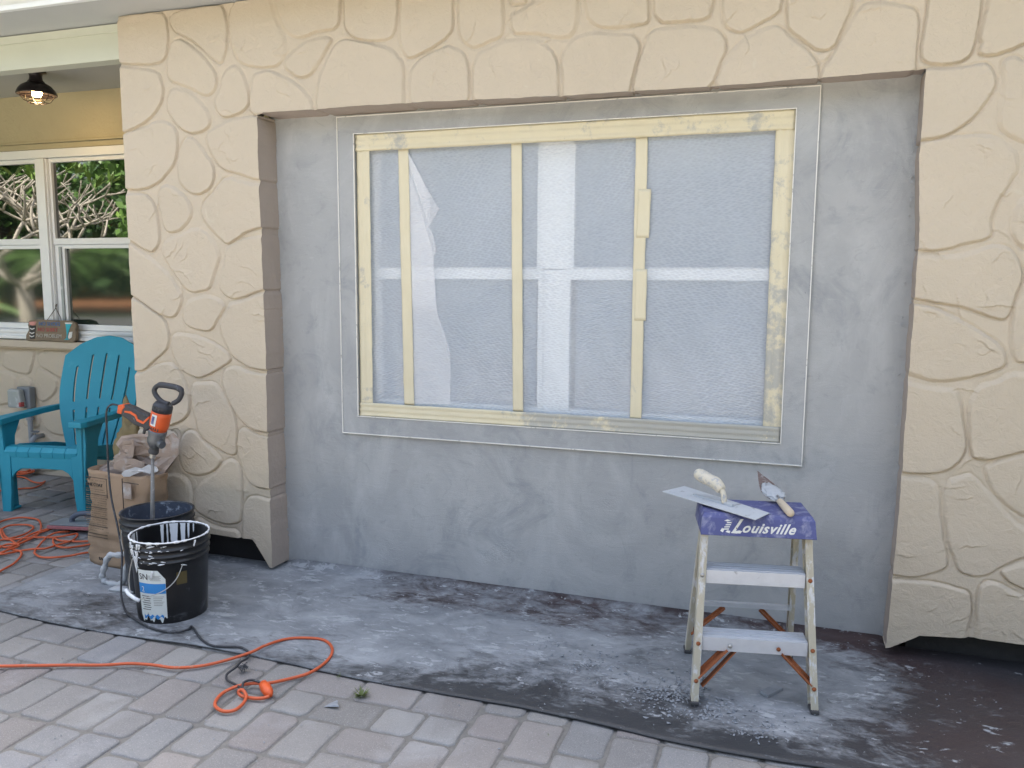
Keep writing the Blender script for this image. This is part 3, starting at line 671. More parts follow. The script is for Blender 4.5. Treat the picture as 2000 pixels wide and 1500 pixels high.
# make rows meet: pier tops use the band's own lower boundary
for X_, Y_, Z_, nm in ((Xl, Yl, Zl, 'left_pier_face'), (Xt, Yt, Zt, 'lintel_face'), (Xr, Yr, Zr, 'right_pier_face')):
    ob_ = grid_obj('flagstone_face', X_, Y_, Z_, 'stone', stone); e_ = .003; nn_ = np.zeros(X_.shape+(3,)); ri = 0 if nm == 'lintel_face' else -1
    bx_, bz_ = X_[ri][None, :], Z_[ri][None, :]           # shade the seam rows from the true slope so that the three sheets read as one face
    dx_ = (relief(bx_+e_, bz_, ST)-relief(bx_-e_, bz_, ST))/(2*e_); dz_ = (relief(bx_, bz_+e_, ST)-relief(bx_, bz_-e_, ST))/(2*e_)
    nv = np.stack([-dx_[0], -np.ones(dx_.shape[1]), -dz_[0]], -1); nv /= np.linalg.norm(nv, axis=1)[:, None]
    if ri == 0: nv[(X_[0] > -.02)&(X_[0] < 2.58)] = 0
    nn_[ri] = nv; ob_.data.normals_split_custom_set_from_vertices([tuple(v) for v in nn_.reshape(-1, 3)])
# returns into the recess (their front edge follows the relief so the joints run round the corner)
def ret(col_x, col_y, col_z, dxin, y1=.006, n=16, sgn=1):
    t = np.linspace(0, 1, n)[:, None]; Y = col_y[None, :]*(1-t)+y1*t; rel = (T_-col_y)[None, :]
    jx = (rel-.009)*.55*np.minimum(1, 1+0*t); X = col_x[None, :]+dxin*t+sgn*np.where(t > .03, jx, 0)+.0035*(fbm(col_z[None, :]+Y*3, Y+4, 22, 4)-.47)*sgn
    return X, Y, np.repeat(col_z[None, :], n, 0)
X_, Y_, Z_ = ret(Xl[:, -1], Yl[:, -1], Zl[:, -1], .006, sgn=1); grid_obj('jamb_return', X_, Y_, Z_, 'return', stone)
X_, Y_, Z_ = ret(Xr[:, 0], Yr[:, 0], Zr[:, 0], .002, sgn=-1); grid_obj('jamb_return', X_, Y_, Z_, 'return', stone)
s_ = (xs > -.004)&(xs < 2.572); bx, by, bz = Xt[0, s_], Yt[0, s_], Zt[0, s_]
t = np.linspace(0, 1, 16)[:, None]; Y = by[None, :]*(1-t)+.006*t; rel = (T_-by)[None, :]
Z = bz[None, :]*(1-t)+2.030*t-np.where(t > .03, (rel-.010)*.6, 0)+.003*(fbm(bx[None, :], Y+4, 22, 4)-.47); grid_obj('head_return', np.repeat(bx[None, :], 16, 0), Y, Z, 'return', stone)
# undersides of the piers and the outer end of the left pier
for XX, YY, ZZ in ((Xl, Yl, Zl), (Xr, Yr, Zr)):
    t = np.linspace(0, 1, 6)[:, None]; grid_obj('pier_underside', np.repeat(XX[0][None, :], 6, 0), YY[0][None, :]*(1-t)+(-.022)*t, np.repeat(ZZ[0][None, :], 6, 0), 'stone', stone)
ex = np.concatenate([Xl[:, 0], Xt[:, 0]]); ey = np.concatenate([Yl[:, 0], Yt[:, 0]]); ez = np.concatenate([Zl[:, 0], Zt[:, 0]])
t = np.linspace(0, 1, 8)[:, None]; grid_obj('end_return', np.repeat(ex[None, :], 8, 0), ey[None, :]*(1-t)+.95*t, np.repeat(ez[None, :], 8, 0), 'stone', stone)
b = MB(); b.box((-.385, .004, .10), (.69, .05, .22)); b.box((3.52, .004, .10), (1.76, .05, .22)); build('plinth_board', b, 'dark_board', stone)

# ------------------------------------------------------------------ grey cement panel
cp = thing('cement_wall', 'smooth freshly trowelled grey cement panel around the taped window', 'wall')
def frame_faces(mb, x0, x1, z0, z1, a0, a1, c0, c1, yf, yb, nseg=1):     # ring between outer and inner rectangle, front at yf, back at yb
    mb.box(((x0+a0)/2, (yf+yb)/2, (z0+z1)/2), (a0-x0, yb-yf, z1-z0)); mb.box(((a1+x1)/2, (yf+yb)/2, (z0+z1)/2), (x1-a1, yb-yf, z1-z0))
    mb.box(((a0+a1)/2, (yf+yb)/2, (z0+c0)/2), (a1-a0, yb-yf, c0-z0)); mb.box(((a0+a1)/2, (yf+yb)/2, (c1+z1)/2), (a1-a0, yb-yf, z1-c1))
OX0, OX1, OZ0, OZ1 = .307, 2.250, .652, 2.022; IX0, IX1, IZ0, IZ1 = .386, 2.172, .731, 1.949
m_ = MB(); frame_faces(m_, -.03, 2.60, -.02, 2.08, OX0, OX1, OZ0, OZ1, 0, .10); build('panel_face', m_, 'cement', cp)
m_ = MB(); frame_faces(m_, OX0, OX1, OZ0, OZ1, IX0, IX1, IZ0, IZ1, -.009, .10); build('raised_window_band', m_, 'cement', cp)
def bead_ring(x0, x1, z0, z1, wd, y):
    q = MB(); q.box((x0, y, (z0+z1)/2), (wd, .006, z1-z0+wd)); q.box((x1, y, (z0+z1)/2), (wd, .006, z1-z0+wd))
    q.box(((x0+x1)/2, y, z0), (x1-x0-wd, .006, wd)); q.box(((x0+x1)/2, y, z1), (x1-x0-wd, .006, wd)); return q
build('outer_corner_bead', bead_ring(OX0, OX1, OZ0, OZ1, .0034, -.0105), 'white_bead', cp)
build('inner_corner_bead', bead_ring(IX0, IX1, IZ0, IZ1, .0034, -.0105), 'white_bead', cp)
# caulk line of dirt and crumbs where the panel meets the pier and the floor
cr = MB()
for k in range(150):
    if rs.random() < .6: x, y, z = rs.choice((.003, 2.562)), rs.uniform(-.012, -.001), rs.uniform(.02, 2.0)
    else: x, y, z = rs.uniform(.05, 2.5), rs.uniform(-.02, -.004), rs.uniform(.008, .022)
    s0 = rs.uniform(.002, .006); cr.box((x, y, z), (s0, s0*.6, s0*rs.uniform(.8, 2.5)), (rs.uniform(-.5, .5),)*3)
tag(build('mortar_crumbs', cr, 'cement', cp), kind='stuff')

# ------------------------------------------------------------------ window behind the plastic
wd = thing('window', 'white double window seen hazily behind plastic film and tape', 'window', (1.26, .09, .7))
fb = MB(); frame_faces(fb, .32, 2.25, .66, 2.02, .43, 2.13, .77, 1.91, .05, .14); build('frame', fb, 'white_frame', wd, bevel=.003)
build('mullion', MB().box((1.258, .105, 1.645), (.128, .05, .529)).box((1.256, .107, 1.075), (.092, .046, .606)), 'white_frame', wd, bevel=.004)
for (a0, a1) in ((.431, 1.196), (1.320, 2.129)):
    f2 = MB(); frame_faces(f2, a0, a1, 1.385, 1.909, a0+.016, a1-.016, 1.388, 1.893, .085, .12)
    u = build('upper_sash', f2, 'white_frame', wd); build('pane', MB().box(((a0+a1)/2, .115, 1.64), (a1-a0-.03, .006, .51)), 'pane_back', u)
    b0, b1 = (a0, 1.2095) if a0 < 1 else (1.3025, a1)
    f3 = MB(); frame_faces(f3, b0, b1, .772, 1.383, b0+.022, b1-.022, .80, 1.338, .078, .118)
    u = build('lower_sash', f3, 'white_frame', wd); build('pane', MB().box(((a0+a1)/2, .110, 1.06), (a1-a0-.05, .006, .56)), 'pane_back', u)
build('dark_room_back', MB().box((1.28, .42, 1.3), (2.3, .02, 1.6)), 'pane_back', wd)

# ------------------------------------------------------------------ plastic film held by masking tape
film = thing('plastic_sheet', 'translucent plastic sheet taped over the window with yellow masking tape', 'plastic sheet', (1.28, 0, .8))
gx, gz = np.meshgrid(np.linspace(.40, 2.16, 200), np.linspace(.745, 1.935, 150))
gy = .021+.004*(fbm(gx, gz, 6, 3)-.45)+.0016*np.sin(gx*46+gz*22)*np.exp(-((gz-.9)/.25)**2)
grid_obj('film', gx, gy, gz, 'film', film)
def tape_run(name, path, wdt, y, sm, horiz, seed, ridges=True):
    """crinkled strip along a straight run with a slightly ragged edge"""
    (xa, za), (xb, zb_) = path; L = math.hypot(xb-xa, zb_-za); n = max(8, int(L/.012)); ncol = 9
    S, Wn = np.meshgrid(np.linspace(0, 1, n), np.linspace(0, 1, ncol)); dx, dz = (xb-xa)/L, (zb_-za)/L
    wloc = (Wn-.5)*wdt(S) if callable(wdt) else (Wn-.5)*wdt
    edge = .0035*(fbm(S*L+seed, S*0+seed, 18, 3)-.47)*(np.abs(Wn-.5)*2)
    off = wloc+edge; X = xa+(xb-xa)*S-dz*off; Z = za+(zb_-za)*S+dx*off
    Y = y+.0022*(fbm(X*1.0+seed, Z, 25, 3)-.45)+(.0030*np.cos(Wn*math.pi*5+seed) if ridges else 0)
    A = sm(X, Z); o = grid_obj('tape_strip', X, Y, Z, 'tape', film, attrs={'smear': A+0*X}); md = o.modifiers.new('thickness', 'SOLIDIFY'); md.thickness = .0006
    return o
cs = lambda v: (lambda X, Z: np.full_like(X, v))
tape_run('top', ((.388, 1.9125), (2.170, 1.9125)), .071, .000, lambda X, Z: .30+.25*np.exp(-((X-.58)/.06)**2)+.15*np.exp(-((X-1.9)/.3)**2), True, 1)
tape_run('bottom', ((.388, .762), (2.170, .762)), .060, -.001, lambda X, Z: np.clip((X-.95)/.35, 0, 1)*.78+.12-.25*np.exp(-((X-1.48)/.10)**2)-.25*np.exp(-((X-1.30)/.06)**2), True, 2)
tape_run('left', ((.421, .735), (.421, 1.945)), .066, .003, cs(.34), False, 3)
tape_run('right', ((2.138, .735), (2.138, 1.945)), .068, .003, lambda X, Z: .42+.30*np.exp(-((Z-1.02)/.22)**2), False, 4)
tape_run('v1', ((.6245, .790), (.608, 1.885)), .048, 0.0125, cs(.12), False, 5, False)
tape_run('v2', ((1.1255, .790), (1.1105, 1.885)), .045, 0.0125, cs(.12), False, 6, False)
tape_run('v3', ((1.6195, .785), (1.6155, 1.885)), .046, 0.0125, lambda X, Z: .14+.2*(Z < .95), False, 7, False)
tape_run('v3a', ((1.628, 1.50), (1.632, 1.685)), .050, .0117, cs(.10), False, 8, False)
tape_run('v3b', ((1.626, 1.18), (1.627, 1.38)), .046, .0117, cs(.10), False, 9, False)
# slack flap of film hanging in the second bay
def flap(pxs, y):
    P = [at(a, b_, 1, y) for a, b_ in pxs]; q = MB(); q.add([(p.x, y+.0015*(i % 2), p.z) for i, p in enumerate(P)], [tuple(range(len(P)))]); return q
build('film_fold', flap([(796, 296), (812, 325), (826, 352), (842, 380), (858, 409), (846, 428), (838, 442), (846, 460), (853, 486), (848, 505), (845, 522), (850, 580), (853, 606), (868, 650), (880, 690), (880, 730), (879, 790), (806, 788), (802, 640), (797, 430)], .0150), 'film_fold', film, solid=0)
build('film_fold', flap([(797, 330), (814, 385), (832, 440), (846, 500), (850, 560), (853, 606), (806, 600), (798, 470)], .0130), 'film_fold', film)
build('film_fold', flap([(796, 296), (826, 352), (842, 400), (838, 440), (815, 372), (800, 325)], .0110), 'film_fold', film)

# ================================================================== eave, porch, roof
roof = thing('roof', 'low house roof with grey soffit and white fascia', 'roof', (0, 0, 2.5))
build('soffit', MB().box((0, -.135, 2.513), (13, .356, .022)), 'soffit', roof)
b = MB(); b.box((0, -.319, 2.552), (13, .018, .105)); b.box((0, -.334, 2.508), (13, .014, .022)); build('fascia', b, 'fascia', roof, bevel=.002)
b = MB()
pr = [(-.332, 2.545), (-.40, 2.545), (-.44, 2.57), (-.445, 2.66), (-.435, 2.66), (-.43, 2.585), (-.395, 2.558), (-.332, 2.558)]
b.prism(pr, lambda u, v, t: Vector((t, u, v)), -6.5, 6.5); build('gutter', b, 'fascia', roof)
b = MB(); b.add([(-6.6, -.40, 2.67), (6.6, -.40, 2.67), (6.6, 5, 4.35), (-6.6, 5, 4.35), (6.6, 10.4, 2.67), (-6.6, 10.4, 2.67), (-6.6, -.40, 2.62), (6.6, -.40, 2.62), (6.6, 10.4, 2.62), (-6.6, 10.4, 2.62)],
    [(0, 1, 2, 3), (3, 2, 4, 5), (6, 7, 1, 0), (7, 8, 4, 2, 1), (9, 6, 0, 3, 5), (6, 9, 8, 7)]); build('shingles', b, 'roof', roof)
b = MB(); b.box((-.3, 9.9, 1.25), (12.6, .1, 2.5)); b.box((-6.5, 5.45, 1.25), (.1, 8.9, 2.5)); b.box((6.2, 5.0, 1.25), (.1, 9.8, 2.5)); b.box((5.0, .05, 1.25), (2.4, .1, 2.5))
build('house_shell', b, 'porch_wall'); tag(bpy.data.objects['house_shell'], 'plain rear and side walls of the house out of view', 'house')
beam = MB(); beam.box((-3.65, .0, 2.4195), (5.82, .075, .157)); o = build('porch_beam', beam, 'beam', bevel=.003); tag(o, 'pale green-white beam across the top of the porch opening', 'beam')
beam = MB(); beam.box((-3.65, -.0415, 2.478), (5.82, .006, .036)); build('trim_strip', beam, 'beam', o, world=False)
o = build('porch_ceiling', MB().box((-3.6, .53, 2.507), (5.74, .93, .012)), 'ceiling'); tag(o, 'flat grey ceiling above the porch', 'ceiling')

# porch back wall
pw = thing('porch_wall', 'ochre stucco wall behind the chair with flagstone pattern below the sill', 'wall', (-2.5, 1, 0))
b = MB(); b.box((-3.6, 1.04, 2.36), (5.74, .10, .295)); build('wall_above_window', b, 'porch_wall', pw)
b = MB(); b.box((-3.6, 1.020, 2.2055), (5.74, .08, .014)); b.box((-3.6, 1.030, 2.181), (5.74, .06, .034)); build('window_head_trim', b, 'porch_wall', pw, bevel=.003)
PST = conv_px("""11,680 70,681 68,696 64,716 58,733 36,729 12,720 2,709 5,696
73,682 147,684 144,720 132,744 113,736 92,722 76,712
70,735 76,716 94,728 108,738 113,748 110,765 98,778 84,785 75,780 66,760
-30,722 12,724 30,734 33,750 32,770 30,785 0,792 -30,790
36,736 58,738 64,752 72,780 78,800 80,836 60,834 45,830 38,790 36,760
90,795 118,770 140,752 170,752 170,850 120,852 100,845 86,830
-30,800 30,798 36,820 40,838 20,850 -30,850
60,844 85,842 110,860 125,880 125,920 60,920
-30,858 52,852 52,920 -30,920
130,860 240,850 240,920 135,920
180,750 250,750 250,845 180,845""", 1, 1.0)
for i in range(9): PST.append([(-3.4-i*.3+.13*math.cos(q), .25+.28*(i % 3)+.12*math.sin(q)) for q in np.linspace(0, 2*math.pi, 8)[:-1]])
px_, pz_ = np.meshgrid(np.arange(-4.6, -.74, .008), np.linspace(-.03, .868, 112)); grid_obj('flagstone_face', px_, 1.0-relief(px_, pz_, PST, .011, False), pz_, 'stone', pw)
b = MB(); b.box((-2.7, .995, .894), (3.95, .10, .046)); b.box((-2.7, .985, .866), (3.95, .05, .012)); build('sill_ledge', b, 'stone', pw, bevel=.004)
build('wall_end', MB().box((-5.6, 1.03, 1.1), (2.0, .06, 2.3)), 'porch_wall', pw)

# porch window
pwin = thing('porch_window', 'white framed double hung windows reflecting the garden', 'window', (-2.4, 1.0, .92))
b = MB(); frame_faces(b, -3.6, -1.0, .918, 2.162, -3.5, -1.1, .99, 2.108, 1.0, 1.06)
b.box((-2.3, .992, .935), (2.5, .02, .022)); b.box((-2.3, .996, .975), (2.5, .014, .018)); build('frame', b, 'white_frame', pwin, bevel=.003)
b = MB(); b.box((-2.487, 1.012, 1.548), (.075, .05, 1.112)); b.box((-2.447, 1.022, 1.548), (.012, .04, 1.112)); b.box((-2.527, 1.022, 1.548), (.012, .04, 1.112)); build('mullion', b, 'white_frame', pwin, bevel=.003)
for a0, a1 in ((-3.49, -2.534), (-2.440, -1.11)):
    f2 = MB(); frame_faces(f2, a0, a1, 1.552, 2.106, a0+.020, a1-.02, 1.592, 2.080, 1.018, 1.05); u = build('upper_sash', f2, 'white_frame', pwin, bevel=.002)
    build('pane', MB().box(((a0+a1)/2, 1.040, 1.835), (a1-a0-.03, .006, .50)), 'pane', u)
    f3 = MB(); frame_faces(f3, a0+.004, a1-.004, .992, 1.550, a0+(.085 if a0 > -3 else .02), a1-.02, 1.030, 1.526, 1.024, 1.055); u = build('lower_sash', f3, 'white_frame', pwin, bevel=.002)
    build('pane', MB().box(((a0+a1)/2+(.03 if a0 > -3 else 0), 1.047, 1.277), (a1-a0-.06, .006, .50)), 'screen', u)
    if a0 > -3: build('track', MB().box((a0+.055, 1.020, 1.277), (.02, .012, .52)), 'box_clear', u)

# ceiling lamp
L0 = Vector((-1.955, .526, 2.501)); lamp = thing('ceiling_lamp', 'lit bronze barn style lamp with wire cage under the porch ceiling', 'lamp', L0)
MT = Matrix.Translation(L0) @ Matrix.Diagonal((.72, .72, .92, 1))
build('mount', MB().lathe([(.001, 0), (.078, 0), (.080, -.008), (.052, -.014), (.046, -.030), (.050, -.052), (.062, -.062), (.066, -.075)], MT, 28), 'bronze', lamp, smooth=True)
build('shade', MB().lathe([(.045, -.058), (.066, -.068), (.110, -.088), (.135, -.112), (.147, -.134), (.147, -.142), (.140, -.142), (.128, -.118), (.10, -.096), (.05, -.074)], MT, 36), 'bronze', lamp, smooth=True)
build('bulb', MB().lathe([(.001, -.082), (.034, -.085), (.040, -.10), (.040, -.135), (.028, -.150), (.001, -.154)], MT, 20), 'bulb', lamp, smooth=True)
b = MB()
for k in range(6):
    q = k*math.pi/3; b.tube([MT @ Vector((math.cos(q)*r_, math.sin(q)*r_, z_)) for r_, z_ in ((.122, -.135), (.118, -.155), (.095, -.178), (.05, -.190), (0, -.192))], .0022, 6)
for r_, z_ in ((.121, -.152), (.07, -.187)):
    b.tube([MT @ Vector((math.cos(q)*r_, math.sin(q)*r_, z_)) for q in np.linspace(0, 2*math.pi, 25)[:-1]], .0022, 6, closed=True)
build('cage', b, 'bronze', lamp)
pld = bpy.data.lights.new('bulb_light', 'POINT'); pld.energy = .7; pld.color = (1, .66, .34); pld.shadow_soft_size = .03
plo = bpy.data.objects.new('bulb_light', pld); COL.objects.link(plo); plo.location = (0, 0, -.165); plo.parent = lamp

# ------------------------------------------------------------------ plaque on the sill
sg = thing('wooden_plaque', 'small carved brown plaque with painted words leaning on the porch sill', 'sign', (-2.42, .955, .918), 0)
tilt = Matrix.Translation((-2.425, .962, .918)) @ Matrix.Rotation(R(-7), 4, 'X')
out = [(-.215, .0), (-.19, -.004), (-.05, .0), (.1, -.005), (.19, -.003), (.212, .012), (.213, .05), (.205, .08), (.212, .105), (.195, .128), (.15, .140), (.05, .137), (-.05, .140), (-.15, .139), (-.195, .132), (-.203, .10), (-.192, .07), (-.215, .035)]
build('board', MB().prism(out, lambda u, v, t: tilt @ Vector((u, t, v)), -.028, .0), 'plaque', sg, bevel=.006)
tm = lambda x, z: tilt @ Matrix.Translation((x, -.0295, z)) @ Matrix.Rotation(R(90), 4, 'X')
for s_, x_, z_, mt in (('NO SHOES', -.105, .101, 'pl_blue'), ('NO SHIRT', -.112, .062, 'pl_red'), ('NO PROBLEM', -.122, .022, 'pl_grey')):
    text_mesh('lettering', s_, .036, mt, sg, tm(x_, z_), .0012, space=1.08 if s_ != 'NO PROBLEM' else .98)
P2 = lambda poly, mt, nm, t=.031: build(nm, MB().prism(poly, lambda u, v, q: tilt @ Vector((u, q, v)), -t, -.026), mt, sg)
P2([(.125, .118), (.175, .118), (.158, .080), (.145, .045), (.146, .022), (.165, .014), (.118, .012), (.138, .022), (.140, .045)], 'pl_teal', 'painted_glass')
P2([(.120, .125), (.182, .125), (.178, .116), (.124, .116)], 'pl_white', 'painted_glass', .032)
P2([(.160, .062), (.185, .066), (.182, .03), (.160, .018), (.152, .03)], 'pl_white', 'painted_shell')
P2([(-.190, .122), (-.125, .126), (-.135, .104), (-.160, .098), (-.180, .104)], 'pl_pink', 'painted_motif')
P2([(-.182, .098), (-.130, .098), (-.134, .012), (-.172, .008)], 'pl_black', 'painted_motif')
for z_ in (.078, .050, .028):
    P2([(-.178, z_), (-.158, z_-.008), (-.137, z_), (-.137, z_+.006), (-.158, z_-.001), (-.178, z_+.006)], 'pl_white', 'painted_motif', .0325)
build('hanging_cord', MB().tube(spline([tilt @ Vector(p) for p in ((-.055, -.01, .138), (-.03, -.004, .175), (.0, .0, .215), (.012, 0, .245), (.002, 0, .235), (.02, -.002, .200), (.05, -.006, .165), (.065, -.01, .138))], 5), .0022, 5), 'bark', sg)

# ------------------------------------------------------------------ weatherproof socket, conduit, hose tap on the porch wall
ob = thing('outlet_box', 'grey weatherproof outlet box with clear cover on the porch wall', 'outlet', (-2.72, .97, .46))
build('base', MB().box((-2.70, .962, .53), (.115, .05, .145)), 'box_grey', ob, bevel=.008)
build('clear_cover', MB().box((-2.735, .915, .527), (.125, .05, .128), (R(4), 0, 0), taper=.85), 'box_clear', ob, bevel=.012)
build('plug', MB().box((-2.675, .90, .49), (.02, .03, .03)), 'pl_red', ob, bevel=.004)
build('conduit', MB().tube([(-2.672, .955, .458), (-2.672, .955, .02)], .0165, 12).tube([(-2.672, .955, .395), (-2.672, .955, .377)], .025, 12), 'conduit', ob, smooth=False)
tp = thing('hose_tap', 'small hose tap with orange fitting low on the porch wall', 'tap', (-2.60, .95, .25))
build('body', MB().tube([(-2.60, .985, .27), (-2.60, .92, .268), (-2.60, .90, .25), (-2.60, .898, .225)], [.016, .018, .019, .017], 12), 'conduit', tp, smooth=True)
build('handle', MB().tube([(-2.60+.024*math.cos(q), .925+.024*math.sin(q), .305) for q in np.linspace(0, 6.28, 13)[:-1]], .005, 6, closed=True).tube([(-2.60, .925, .27), (-2.60, .925, .305)], .005, 6), 'box_grey', tp)
build('coupling', MB().tube([(-2.60, .898, .232), (-2.585, .895, .20)], .019, 12), 'brick_orange', tp)

# ------------------------------------------------------------------ adirondack chair
ch = thing('adirondack_chair', 'teal resin chair with slatted fan back on the porch', 'chair', (-1.80, .285, 0), R(11))
ch.scale = (.88, .96, 1)
def chair_back():
    cols = []; ns = 6; gap = .022
    for k in range(ns): cols += [(k+gap*(0 if k == 0 else 1)*3)/ns, (k+1-gap*(0 if k == ns-1 else 1)*3)/ns]
    ts = [0, .03, .06, .10, .15, .20, .25, .30, .345, .375, .41, .45, .50, .55, .60, .66, .72, .78, .84, .88, .92, .96, 1.0]
    slots = [(.06, .375), (.45, .84)]
    q = MB(); nc = len(cols)
    def P(u, t):
        wdt = .37+.23*math.sin(min(1, t/.72)*math.pi/2) - .02*max(0, t-.72)
        x = (u-.5)*wdt+.050; top = .700-.120*(abs(2*u-1))**2.2; s = .05+(top-.05)*t if t > 0 else .05
        s = .02+(top-.02)*t; lean = R(14)+R(4)*t
        y = .40+s*math.sin(lean)+.04*(1-(2*u-1)**2)*(.4+.6*t) - .03
        return (x, y, .255+s*math.cos(lean)*1.08)
    for t in ts:
        for u in cols: q.v.append(P(u, t))
    for i in range(len(ts)-1):
        tm_ = (ts[i]+ts[i+1])/2
        for k in range(nc-1):
            slot = k % 2 == 1
            col = k//2
            if slot:
                lo, hi = slots[0]; lo2, hi2 = slots[1]; hi2 = hi2-(.06 if col in (0, 4) else (.02 if col in (1, 3) else 0))
                if lo < tm_ < hi or lo2 < tm_ < hi2: continue
            a = i*nc+k; q.f.append((a, a+1, a+nc+1, a+nc))
    return q
build('backrest', chair_back(), 'chair', ch, world=False, solid=.016, bevel=.004, smooth=False)
q = MB()
prof = [(-.025, .322), (-.030, .352), (-.012, .372), (.03, .376), (.12, .352), (.25, .310), (.38, .275), (.47, .262)]
ns = 6
for k in range(ns):
    x0 = -.255+k*.085+.001; x1 = x0+.083
    n0 = len(q.v)
    for y, z in prof: q.v += [(x0, y, z), (x1, y, z)]
    for i in range(len(prof)-1): q.f.append((n0+2*i, n0+2*i+1, n0+2*i+3, n0+2*i+2))
q2 = MB(); q2.box((0, .20, .285), (.50, .40, .012), (R(-14), 0, 0)); q.add(q2.v, q2.f)
build('seat', q, 'chair', ch, world=False, solid=.014, bevel=.003)
# front panel with arched cut-out and the two front legs
def arch_poly():
    o_ = [(-.285, 0), (-.235, 0), (-.222, .12), (-.210, .19), (-.185, .235), (-.145, .255), (0, .258), (.145, .255), (.185, .235), (.210, .19), (.222, .12), (.235, 0), (.285, 0), (.265, .345), (-.265, .345)]
    return o_
build('front_panel', MB().prism([(-.215, .345), (-.215, .20), (-.185, .235), (-.145, .255), (0, .258), (.145, .255), (.185, .235), (.215, .20), (.215, .345)], lambda u, v, t: Vector((u, t, v)), -.030, -.008), 'chair', ch, world=False, bevel=.004)
for s in (-1, 1):
    q = MB(); q.prism([(s*.285, 0), (s*.235, 0), (s*.222, .12), (s*.213, .345), (s*.255, .345), (s*.262, .535), (s*.318, .535), (s*.322, .40)], lambda u, v, t: Vector((u, t, v)), -.034, -.010)
    q.prism([(-.034, 0), (.085, 0), (.088, .30), (.105, .42), (.15, .495), (.18, .535), (-.034, .535)], lambda u, v, t: Vector((t+s*(.018*(v/.535)), u, v)), s*.285-.008, s*.285+.008)
    q.box((s*.262, .012, .012), (.052, .088, .014))
    build('front_leg', q, 'chair', ch, world=False, bevel=.003)
    q = MB(); q.prism([(.02, .36), (.10, .31), (.42, .245), (.60, .0), (.73, .0), (.56, .29), (.40, .33), (.10, .375)], lambda u, v, t: Vector((t, u, v)), s*.255-.010, s*.255+.010)
    build('rear_leg', q, 'chair', ch, world=False, bevel=.003)
    q = MB(); q.prism([(s*.235, -.06), (s*.250, -.085), (s*.335, -.085), (s*.352, -.05), (s*.350, .20), (s*.325, .42), (s*.29, .56), (s*.262, .56), (s*.275, .36), (s*.262, .10)], lambda u, v, t: Vector((u, v, t+.016*max(0, v))), .508, .542)
    build('armrest', q, 'chair', ch, world=False, bevel=.005)
build('back_brace', MB().box((0, .60, .46), (.56, .02, .05)), 'chair', ch, world=False)

# ------------------------------------------------------------------ buckets
def bucket(name, c, H, label, body, inner, rz, th=.0026, rt=.146, rb=.130):
    t = thing(name, label, 'bucket', (c[0], c[1], .008), rz)
    k = rt-rb
    rad = lambda z: rb+k*z/H
    prof = [(.001, .004), (rb-.006, .004), (rb, .010), (rb, .0)]
    prof = [(.0005, .003), (rb-.004, .003), (rb-.001, 0), (rb, .004)]
    z = .02
    prof += [(rad(.5*H), .5*H), (rad(.74*H), .74*H), (rad(.745*H)+.0045, .745*H), (rad(.76*H)+.0045, .76*H), (rad(.765*H), .765*H), (rad(.81*H), .81*H), (rad(.815*H)+.006, .815*H), (rad(.83*H)+.006, .83*H), (rad(.835*H), .835*H),
             (rad(.89*H), .89*H), (rad(.895*H)+.007, .895*H), (rad(.91*H)+.007, .91*H), (rad(.915*H)+.001, .915*H), (rad(.985*H)+.001, .985*H), (rad(H)+.005, .987*H), (rad(H)+.005, H), (rad(H)-.003, H), (rad(H)-.0035, .98*H)]
    build('shell', MB().lathe(prof, n=64), body, t, world=False, smooth=True, bevel=0)
    pin = [(rad(H)-.0040, .985*H), (rad(.6*H)-.004, .6*H), (rad(.15*H)-.004, .15*H), (rb-.012, .012), (.0005, .012)]
    build('inside_wall', MB().lathe(pin, n=64), inner, t, world=False, smooth=True)
    return t, rad
B1, rad1 = bucket('paint_bucket', (-.108, -.648), .325, 'black plastic bucket with dripped white paint and torn blue and white label', 'bucket', 'bucket', 0)
def band_patch(mb, rad, a0, a1, zf0, zf1, off, n=14, jag=None, m=5):
    vs = []; fs = []
    for j in range(m+1):
        for i in range(n+1):
            a = a0+(a1-a0)*i/n; z = zf0(a)+(zf1(a)-zf0(a))*j/m; r = rad(z)+off; vs.append((r*math.cos(a), r*math.sin(a), z))
    for j in range(m):
        for i in range(n): q0 = j*(n+1)+i; fs.append((q0, q0+1, q0+n+2, q0+n+1))
    mb.add(vs, fs)
H1 = .325
# direction of the camera as seen from the bucket
va = math.atan2(CAM.y+.648, CAM.x+.108)
rp = random.Random(21)
